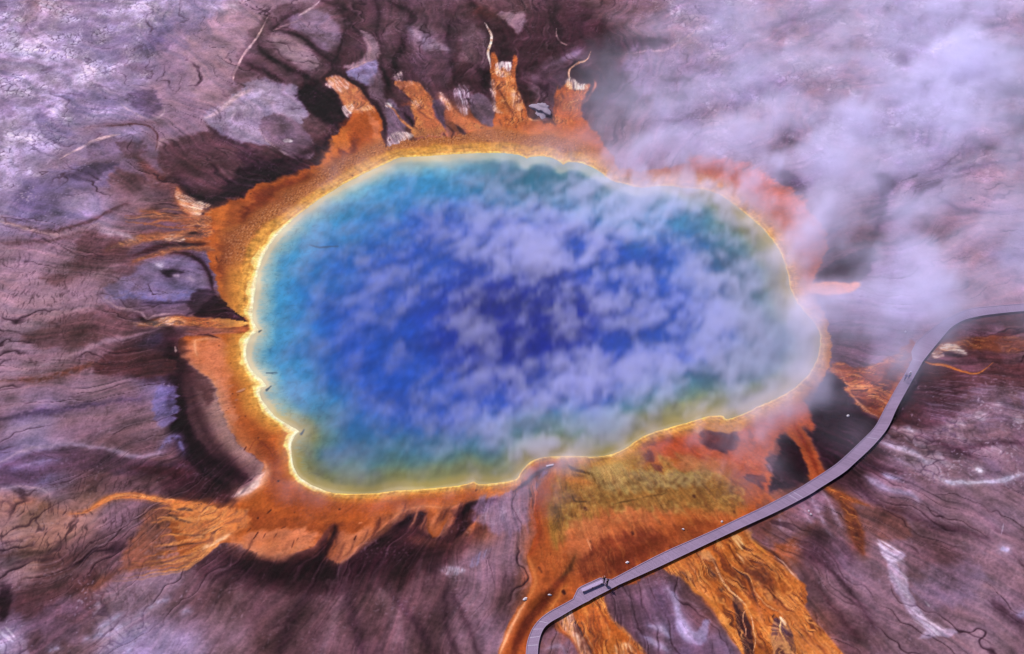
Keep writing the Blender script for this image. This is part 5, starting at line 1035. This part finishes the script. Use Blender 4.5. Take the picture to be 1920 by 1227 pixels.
    # smooth the long bends, keep the corners of the two wider bays
    def dense(P):
        out = []
        keep = {13, 14, 15, 16, 17, 34, 35, 36}
        for i in range(len(P) - 1):
            a, b = np.array(P[i]), np.array(P[i + 1])
            if i in keep or i + 1 in keep:
                seq = [a + (b - a) * t / 6 for t in range(6)]
            else:
                p0 = np.array(P[max(i - 1, 0)]); p3 = np.array(P[min(i + 2, len(P) - 1)])
                seq = []
                for k in range(6):
                    t = k / 6
                    seq.append(0.5 * (2 * a + (b - p0) * t + (2 * p0 - 5 * a + 4 * b - p3) * t * t + (3 * a - p0 - 3 * b + p3) * t ** 3))
            out += seq
        out.append(np.array(P[-1])); return np.array(out)
    Ld, Rd = dense(Lw), dense(Rw)
    Cd = (Ld + Rd) / 2
    arc = np.concatenate([[0], np.cumsum(np.hypot(*np.diff(Cd, axis=0).T))])
    def on(P, s): return np.array([np.interp(s, arc, P[:, 0]), np.interp(s, arc, P[:, 1])])

    bw = thing('boardwalk', 'long curving grey wooden boardwalk with two wider viewing bays crossing the orange runoff', 'boardwalk', (0, 0, 0))
    wood = plain('weathered deck timber', (154, 130, 168), 0.75, 0.10, 1.3)
    nt = wood.node_tree
    pk = N(nt, 'ShaderNodeAttribute', attribute_name='plank'); mx2 = N(nt, 'ShaderNodeMix', data_type='RGBA', blend_type='MULTIPLY'); mx2.inputs['Factor'].default_value = 1
    bsdf = nt.nodes['Principled BSDF']; src = bsdf.inputs['Base Color'].links[0].from_socket
    nt.links.new(src, mx2.inputs['A']); nt.links.new(pk.outputs['Color'], mx2.inputs['B']); nt.links.new(mx2.outputs['Result'], bsdf.inputs['Base Color'])
    mb = MB(); cols = []
    s_, rp = 0.0, random.Random(5)
    while s_ < arc[-1] - 0.15:
        e = s_ + 0.142
        a, b, c, d = on(Ld, s_), on(Rd, s_), on(Rd, e), on(Ld, e)
        mb.box8([(*a, DECK - .045), (*b, DECK - .045), (*c, DECK - .045), (*d, DECK - .045), (*a, DECK), (*b, DECK), (*c, DECK), (*d, DECK)])
        v = 1 + rp.uniform(-.10, .10) + .05 * math.sin(s_ * .7) * math.sin(s_ * .23); cols += [(v, v * .99, v, 1)] * 8
        s_ += 0.15
    deck = mb.build('deck', wood, bw)
    at2 = deck.data.attributes.new('plank', 'FLOAT_COLOR', 'POINT'); at2.data.foreach_set('color', np.array(cols, F32).ravel())
    trim = plain('boardwalk edge timber', (166, 142, 182), 0.7, 0.08, 2.0)
    under = plain('boardwalk frame timber', (70, 52, 72), 0.85, 0.15, 3.0)
    wdir = (Rd - Ld) / np.hypot(*(Rd - Ld).T)[:, None]
    for P, sg in ((Ld, -1), (Rd, 1)):
        m1 = MB(); m1.ribbon(P + sg * wdir * .02, P - sg * wdir * .09, DECK + .004, DECK + .07); m1.build('edge_curb', trim, bw)
        m2 = MB(); m2.ribbon(P - sg * wdir * .12, P - sg * wdir * .18, DECK - .2, DECK - .05); m2.build('beam', under, bw)
    k = 0; s_ = 0.8
    while s_ < arc[-1] - 1 and k < 96:
        for P, sg in ((Ld, -1), (Rd, 1)):
            c = on(P, s_) - sg * np.array([np.interp(s_, arc, wdir[:, 0]), np.interp(s_, arc, wdir[:, 1])]) * .25
            m3 = MB(); m3.box((c[0], c[1], (DECK - .05 - .25) / 2), (.12, .12, DECK - .05 + .25)); m3.build('support_post', under, bw); k += 1
        s_ += arc[-1] / 47.5
    # pale cover strips where deck sections meet
    strip = plain('pale cover strip', (186, 168, 204), 0.6, 0.05, 4.0)
    for (x, y) in [(998, 1209), (1000, 1194), (1004, 1179), (1016, 1163), (1489, 933), (1501, 927), (1632, 819), (1720, 676)]:
        p = np.array(at(x, y, DECK)[:2]); i = int(np.argmin(np.hypot(*(Cd - p).T))); s0 = arc[i]
        a, b = on(Ld, s0 - .07), on(Rd, s0 - .07); c, d = on(Ld, s0 + .07), on(Rd, s0 + .07)
        w = (b - a) / np.hypot(*(b - a)); a = a + w * .1; c = c + w * .1; b = b - w * .1; d = d - w * .1
        m4 = MB(); m4.box8([(*a, DECK + .002), (*b, DECK + .002), (*d, DECK + .002), (*c, DECK + .002), (*a, DECK + .012), (*b, DECK + .012), (*d, DECK + .012), (*c, DECK + .012)]); m4.build('joint_strip', strip, bw)

    # ---------------------------------------------------------------- bench on the bay
    p0 = np.array(at(1091, 1107, DECK + .45)[:2]); p1 = np.array(at(1129.5, 1090, DECK + .45)[:2])
    bc = (p0 + p1) / 2; bl = np.hypot(*(p1 - p0)); ba = math.atan2(*(p1 - p0)[::-1])
    bench = thing('bench', 'long pale backless wooden bench on the wider bay of the boardwalk, beside two people', 'bench', (bc[0], bc[1], DECK), ba)
    pale = plain('pale bench timber', (196, 172, 222), 0.6, 0.08, 5.0)
    m5 = MB()
    for j in (-1, 0, 1): m5.box((0, j * .165, .43), (bl, .15, .045))
    m5.build('seat', pale, bench, .006)
    for x in (-bl / 2 + .25, 0, bl / 2 - .25):
        m6 = MB(); m6.box((x, 0, .2), (.09, .40, .40)); m6.build('leg', under, bench, .005)
    m7 = MB(); m7.box((0, 0, .37), (bl - .7, .06, .07)); m7.build('rail', under, bench)

    # ---------------------------------------------------------------- people
    def skin(name, verts, edges, radii, root, mat, parent, sub=1):
        me = bpy.data.meshes.new(name); me.from_pydata(verts, edges, []); me.update()
        o = link(name, me)
        md = o.modifiers.new('skin', 'SKIN'); md.use_smooth_shade = True; md.branch_smoothing = 0.5
        sv = me.skin_vertices[0].data
        for i, r in enumerate(radii): sv[i].radius = r if isinstance(r, tuple) else (r, r); sv[i].use_root = (i == root)
        sd = o.modifiers.new('sub', 'SUBSURF'); sd.levels = sub; sd.render_levels = sub
        dg = bpy.context.evaluated_depsgraph_get(); ev = o.evaluated_get(dg)
        me2 = bpy.data.meshes.new_from_object(ev, depsgraph=dg)
        bpy.data.objects.remove(o); bpy.data.meshes.remove(me)
        me2.name = name; me2.materials.clear()
        me2.polygons.foreach_set('use_smooth', [True] * len(me2.polygons))
        return link(name, me2, parent, mat)

    def ball(name, c, r, mat, parent, cut=None, seg=14):
        bm = bmesh.new(); bmesh.ops.create_uvsphere(bm, u_segments=seg, v_segments=10, radius=1)
        for v in bm.verts:
            if cut and v.co.z < cut: v.co.z = cut; v.co.x *= .97; v.co.y *= .97
            v.co = Vector((v.co.x * r[0] + c[0], v.co.y * r[1] + c[1], v.co.z * r[2] + c[2]))
        me = bpy.data.meshes.new(name); bm.to_mesh(me); bm.free(); me.polygons.foreach_set('use_smooth', [True] * len(me.polygons))
        return link(name, me, parent, mat)

    def person(label, loc, rz, shirt, legs, hair, pose, hat=None, tall=1.76):
        """stands at the origin facing +y; pose gives hand and foot targets"""
        root = thing('person', label, 'person', loc, rz, None)
        root.scale = (tall / 1.76,) * 3
        skinm = plain('skin', (214, 160, 140), .55, .04, 9.0)
        sm_ = plain('shirt cloth', shirt, .8, .12, 14.0); tm_ = plain('trouser cloth', legs, .85, .12, 14.0); hm = plain('hair', hair, .6, .1, 20.0); bm_ = plain('shoe leather', (40, 30, 36), .6, .1, 12.0)
        V, E, R = [], [], []
        def chain(pts, start=None):
            prev = start
            for p, r in pts:
                V.append(p); R.append(r); i = len(V) - 1
                if prev is not None: E.append((prev, i))
                prev = i
            return prev
        pel = chain([((0, 0, .95), (.15, .11))])
        ch = chain([((0, 0, 1.10), (.135, .10)), ((0, .01, 1.28), (.155, .11)), ((0, 0, 1.42), (.13, .09)), ((0, .01, 1.50), .055), ((0, .02, 1.57), .065), ((0, .035, 1.64), (.078, .092)), ((0, .02, 1.71), (.07, .085))], pel)
        top = 3
        for sx in (-1, 1):
            el, ha = pose['L' if sx < 0 else 'R']
            hand = chain([((sx * .19, 0, 1.40), .055), ((sx * .19 + el[0], el[1], 1.40 + el[2]), .042), ((sx * .19 + ha[0], ha[1], 1.40 + ha[2]), .030)], top)
            w = Vector(V[hand]); d = (w - Vector(V[hand - 1])).normalized()
            s2 = Vector((sx, 0, 0)); pal = w + d * .07
            V.append(tuple(pal)); R.append((.036, .02)); E.append((hand, len(V) - 1)); pi_ = len(V) - 1
            sd = d.cross(Vector((sx, 0.2, 0))).normalized()
            for kf, (off, ln) in enumerate(((-.028, .07), (-.009, .085), (.010, .08), (.028, .062))):
                a = pal + sd * off + d * .035; b = a + d * ln * .55; c = b + (d * .8 - s2 * .5) * ln * .45
                chain([(tuple(a), .010), (tuple(b), .009), (tuple(c), .008)], pi_)
            a = w + d * .035 - sd * .035; b = a + (d * .6 - sd * .6) * .045; chain([(tuple(a), .012), (tuple(b), .010)], hand)
        for sx in (-1, 1):
            fy = pose['f'][0 if sx < 0 else 1]
            chain([((sx * .09, fy * .3, .86), .085), ((sx * .10, fy * .75 + .03, .50), .058), ((sx * .10, fy, .09), .040), ((sx * .11, fy + .13, .04), (.04, .03))], pel)
        body = skin('body', V, E, R, pel, skinm, root)
        # clothing follows the same joints, a little fuller
        tv = [(0, 0, .93), (0, 0, 1.10), (0, .01, 1.28), (0, 0, 1.43)]; te = [(0, 1), (1, 2), (2, 3)]; tr = [(.165, .125), (.155, .12), (.175, .13), (.14, .10)]
        for sx in (-1, 1):
            el, ha = pose['L' if sx < 0 else 'R']; k = len(tv)
            tv += [(sx * .19, 0, 1.405), (sx * .19 + el[0] * .95, el[1] * .95, 1.40 + el[2] * .95)]; tr += [.068, .058]; te += [(3, k), (k, k + 1)]
        skin('shirt', tv, te, tr, 1, sm_, root)
        lv = [(0, 0, .98), (0, 0, .92)]; le = [(0, 1)]; lr = [(.16, .125), (.165, .13)]
        for sx in (-1, 1):
            fy = pose['f'][0 if sx < 0 else 1]; k = len(lv)
            lv += [(sx * .09, fy * .3, .84), (sx * .10, fy * .75 + .03, .50), (sx * .10, fy, .12)]; lr += [.098, .075, .062]; le += [(1, k), (k, k + 1), (k + 1, k + 2)]
        skin('trousers', lv, le, lr, 1, tm_, root)
        ball('hair', (0, 0, 1.685), (.092, .105, .10), hm, root, -.15)
        for sx in (-1, 1):
            fy = pose['f'][0 if sx < 0 else 1]; ball('shoe', (sx * .11, fy + .06, .045), (.052, .14, .05), bm_, root, -.8)
            ball('eye', (sx * .03, .118, 1.655), (.011, .008, .008), bm_, root, None, 8); ball('ear', (sx * .083, .03, 1.64), (.012, .02, .03), skinm, root, None, 8)
        ball('nose', (0, .135, 1.635), (.012, .018, .02), skinm, root, None, 8); ball('mouth', (0, .118, 1.598), (.025, .008, .007), plain('lips', (170, 90, 90)), root, None, 8)
        if hat:
            hb = MB(); ball('hat', (0, 0.01, 1.73), (.15, .16, .055), plain('hat cloth', hat, .8), root, -.2)
        return root

    STAND = {'L': ((-.05, .02, -.28), (-.06, .10, -.52)), 'R': ((.05, .0, -.28), (.05, .08, -.53)), 'f': (.0, .05)}
    POINT = {'L': ((-.05, .10, -.25), (.02, .32, -.20)), 'R': ((.05, .08, -.25), (-.04, .32, -.20)), 'f': (-.03, .03)}
    WALK = {'L': ((-.05, .10, -.26), (-.04, .26, -.46)), 'R': ((.05, -.09, -.27), (.06, -.12, -.52)), 'f': (-.22, .24)}
    def spot(x, y): p = at(x, y, DECK); return (p[0], p[1], DECK + .004)
    person('person in dark top and pale trousers standing at the right end of the bench', spot(1132.5, 1094), math.radians(15), (34, 26, 40), (176, 150, 178), (196, 140, 130), POINT, None, 1.8)
    person('person in all dark clothing standing on the boardwalk just right of the bench', spot(1138.5, 1099), math.radians(40), (26, 18, 36), (24, 16, 30), (30, 20, 30), STAND, None, 1.8)
    person('person in a white top and blue trousers walking on the boardwalk near its upper bay', spot(1703.5, 710), math.radians(160), (226, 222, 250), (64, 70, 150), (90, 80, 120), WALK, (220, 215, 250), 1.76)
    person('person in blue clothes walking at the left edge of the boardwalk near its upper bay', spot(1696, 714), math.radians(165), (84, 86, 170), (60, 60, 130), (60, 60, 110), WALK, None, 1.7)

    # ---------------------------------------------------------------- stones and a plank lying about
    def zat(x, y):
        j = int(np.clip(np.searchsorted(ALLY, y), 0, H_ - 1)); i = int(np.clip(np.searchsorted(ALLX, x), 0, W_ - 1)); return float(Zg[j, i])
    def stone(name, label, cat, x, y, size, col, seed, rz=0.0, group=None, sub=3, var=.3):
        gx, gy, _ = at(x, y, .1); r = random.Random(seed)
        bm = bmesh.new(); bmesh.ops.create_icosphere(bm, subdivisions=sub, radius=.5)
        ph = [(Vector((r.uniform(-1, 1), r.uniform(-1, 1), r.uniform(-.6, 1))).normalized(), r.uniform(.28, .46)) for _ in range(11)]
        for v in bm.verts:
            for nrm, dd_ in ph:
                q = v.co.dot(nrm) - dd_
                if q > 0: v.co -= nrm * q * .92
            if var > 1: v.co *= 1 + .05 * math.sin(17 * v.co.x + 3 * v.co.z) * math.sin(13 * v.co.y + 1) + .04 * math.sin(31 * v.co.x + 9) * math.sin(27 * v.co.y + 11 * v.co.z)
            f = 1 + var * .25 * math.sin(7 * v.co.x + 5 * v.co.y + seed) * math.cos(6 * v.co.z + 3 * v.co.y)
            v.co = Vector((v.co.x * size[0] * f, v.co.y * size[1] * f, v.co.z * size[2] * f))
        me = bpy.data.meshes.new(name); bm.to_mesh(me); bm.free()
        o = link(name, me, None, plain(name.replace('_', ' '), col, .85, .25, 5.0))
        o.location = (gx, gy, zat(x, y) + size[2] * .22); o.rotation_euler = (0, 0, rz)
        o['label'] = label; o['category'] = cat
        if group: o['group'] = group
        return o
    GR = 'white stones lying on the mats'
    wc = (240, 228, 248)
    stone('white_stone', 'white stone on dark rust mat, just right of the two people by the bench', 'stone', 1176, 1055, (.75, .42, .35), wc, 1, .5, GR)
    stone('white_stone', 'small white stone on the orange mat above the middle of the long straight boardwalk run', 'stone', 1281, 993, (.42, .4, .32), wc, 2, .2, GR)
    stone('white_stone', 'small white stone close to the upper boardwalk edge where olive mat turns orange', 'stone', 1354, 978, (.45, .36, .3), wc, 3, .4, GR)
    stone('white_stone', 'white stone on the dark brown runoff streak left of the bench bay', 'stone', 1031, 1117, (.62, .3, .3), wc, 4, .1, GR)
    stone('white_stone', 'largest white stone, on the left border of the big orange mat', 'stone', 985, 1126, (.8, .5, .35), wc, 5, .5, GR)
    stone('white_stone', 'white stone on blackish ground left of the boardwalk below the rust coloured basin', 'stone', 1590, 780, (.62, .45, .35), wc, 6, .7, GR)
    stone('white_stone', 'faint white stone under the steam left of the upper boardwalk bay', 'stone', 1697, 624, (.5, .42, .35), wc, 7, .7, GR)
    stone('pale_stone', 'pair of pale stones below the boardwalk, upper one', 'stone', 1516, 960, (.34, .4, .3), (214, 196, 220), 8, .3, GR)
    stone('pale_stone', 'pair of pale stones below the boardwalk, lower one', 'stone', 1520, 967, (.36, .4, .3), (214, 196, 220), 9, .8, GR)
    stone('sinter_mound', 'grey rocky sinter mound between two orange runoff tongues north of the pool', 'rock', 1019, 208, (4.6, 6.2, 1.7), (156, 140, 168), 15, .3, None, 5, 2.2)
    gx, gy, _ = at(1031, 873.5, .1)
    pl = MB(); pl.box((0, 0, 0), (1.25, .3, .07)); pk_ = pl.build('plank', plain('bleached plank', (214, 196, 216), .7, .1, 6.0), None, .012)
    pk_.location = (gx, gy, .22); pk_.rotation_euler = (.05, 0.03, math.radians(16)); pk_['label'] = 'bleached pale plank lying in the dark seep by the spit at the pool edge'; pk_['category'] = 'plank'

    # ---------------------------------------------------------------- daylight, sky, camera
    AZ, EL = math.radians(-40), math.radians(50)
    w = bpy.data.worlds.new('World'); SC.world = w; w.use_nodes = True; wn_ = w.node_tree
    sky = wn_.nodes.new('ShaderNodeTexSky'); sky.sky_type = 'NISHITA'; sky.sun_disc = False; sky.sun_elevation = EL; sky.sun_rotation = AZ
    wn_.links.new(sky.outputs[0], wn_.nodes['Background'].inputs[0]); wn_.nodes['Background'].inputs[1].default_value = SKY_S
    sl = bpy.data.lights.new('sun', 'SUN'); sl.energy = SUN_S; sl.angle = math.radians(0.5); sl.color = (1.0, 0.95, 0.88)
    so = bpy.data.objects.new('sun', sl); COL.objects.link(so)
    d = Vector((math.sin(AZ) * math.cos(EL), math.cos(AZ) * math.cos(EL), math.sin(EL)))
    so.rotation_euler = d.to_track_quat('Z', 'Y').to_euler(); so.location = d * 200
    cam = bpy.data.cameras.new('camera'); co_ = bpy.data.objects.new('camera', cam); COL.objects.link(co_)
    cam.sensor_width = 36; cam.lens = FPX / 1920 * 36; cam.clip_start = 1; cam.clip_end = 60000
    co_.location = (0, 0, CAM_H); co_.rotation_euler = (math.pi / 2 - PITCH, 0, 0)
    SC.camera = co_
    vs = SC.view_settings; vs.view_transform = 'Standard'; vs.look = 'None'; vs.gamma = 1.0; vs.exposure = EXPO
    SC.render.engine = 'CYCLES'
    cy = SC.cycles; cy.max_bounces = 4; cy.diffuse_bounces = 2; cy.glossy_bounces = 2; cy.volume_bounces = 3; cy.transmission_bounces = 2
    cy.volume_step_rate = 2.0; cy.volume_max_steps = 256; cy.use_denoising = True
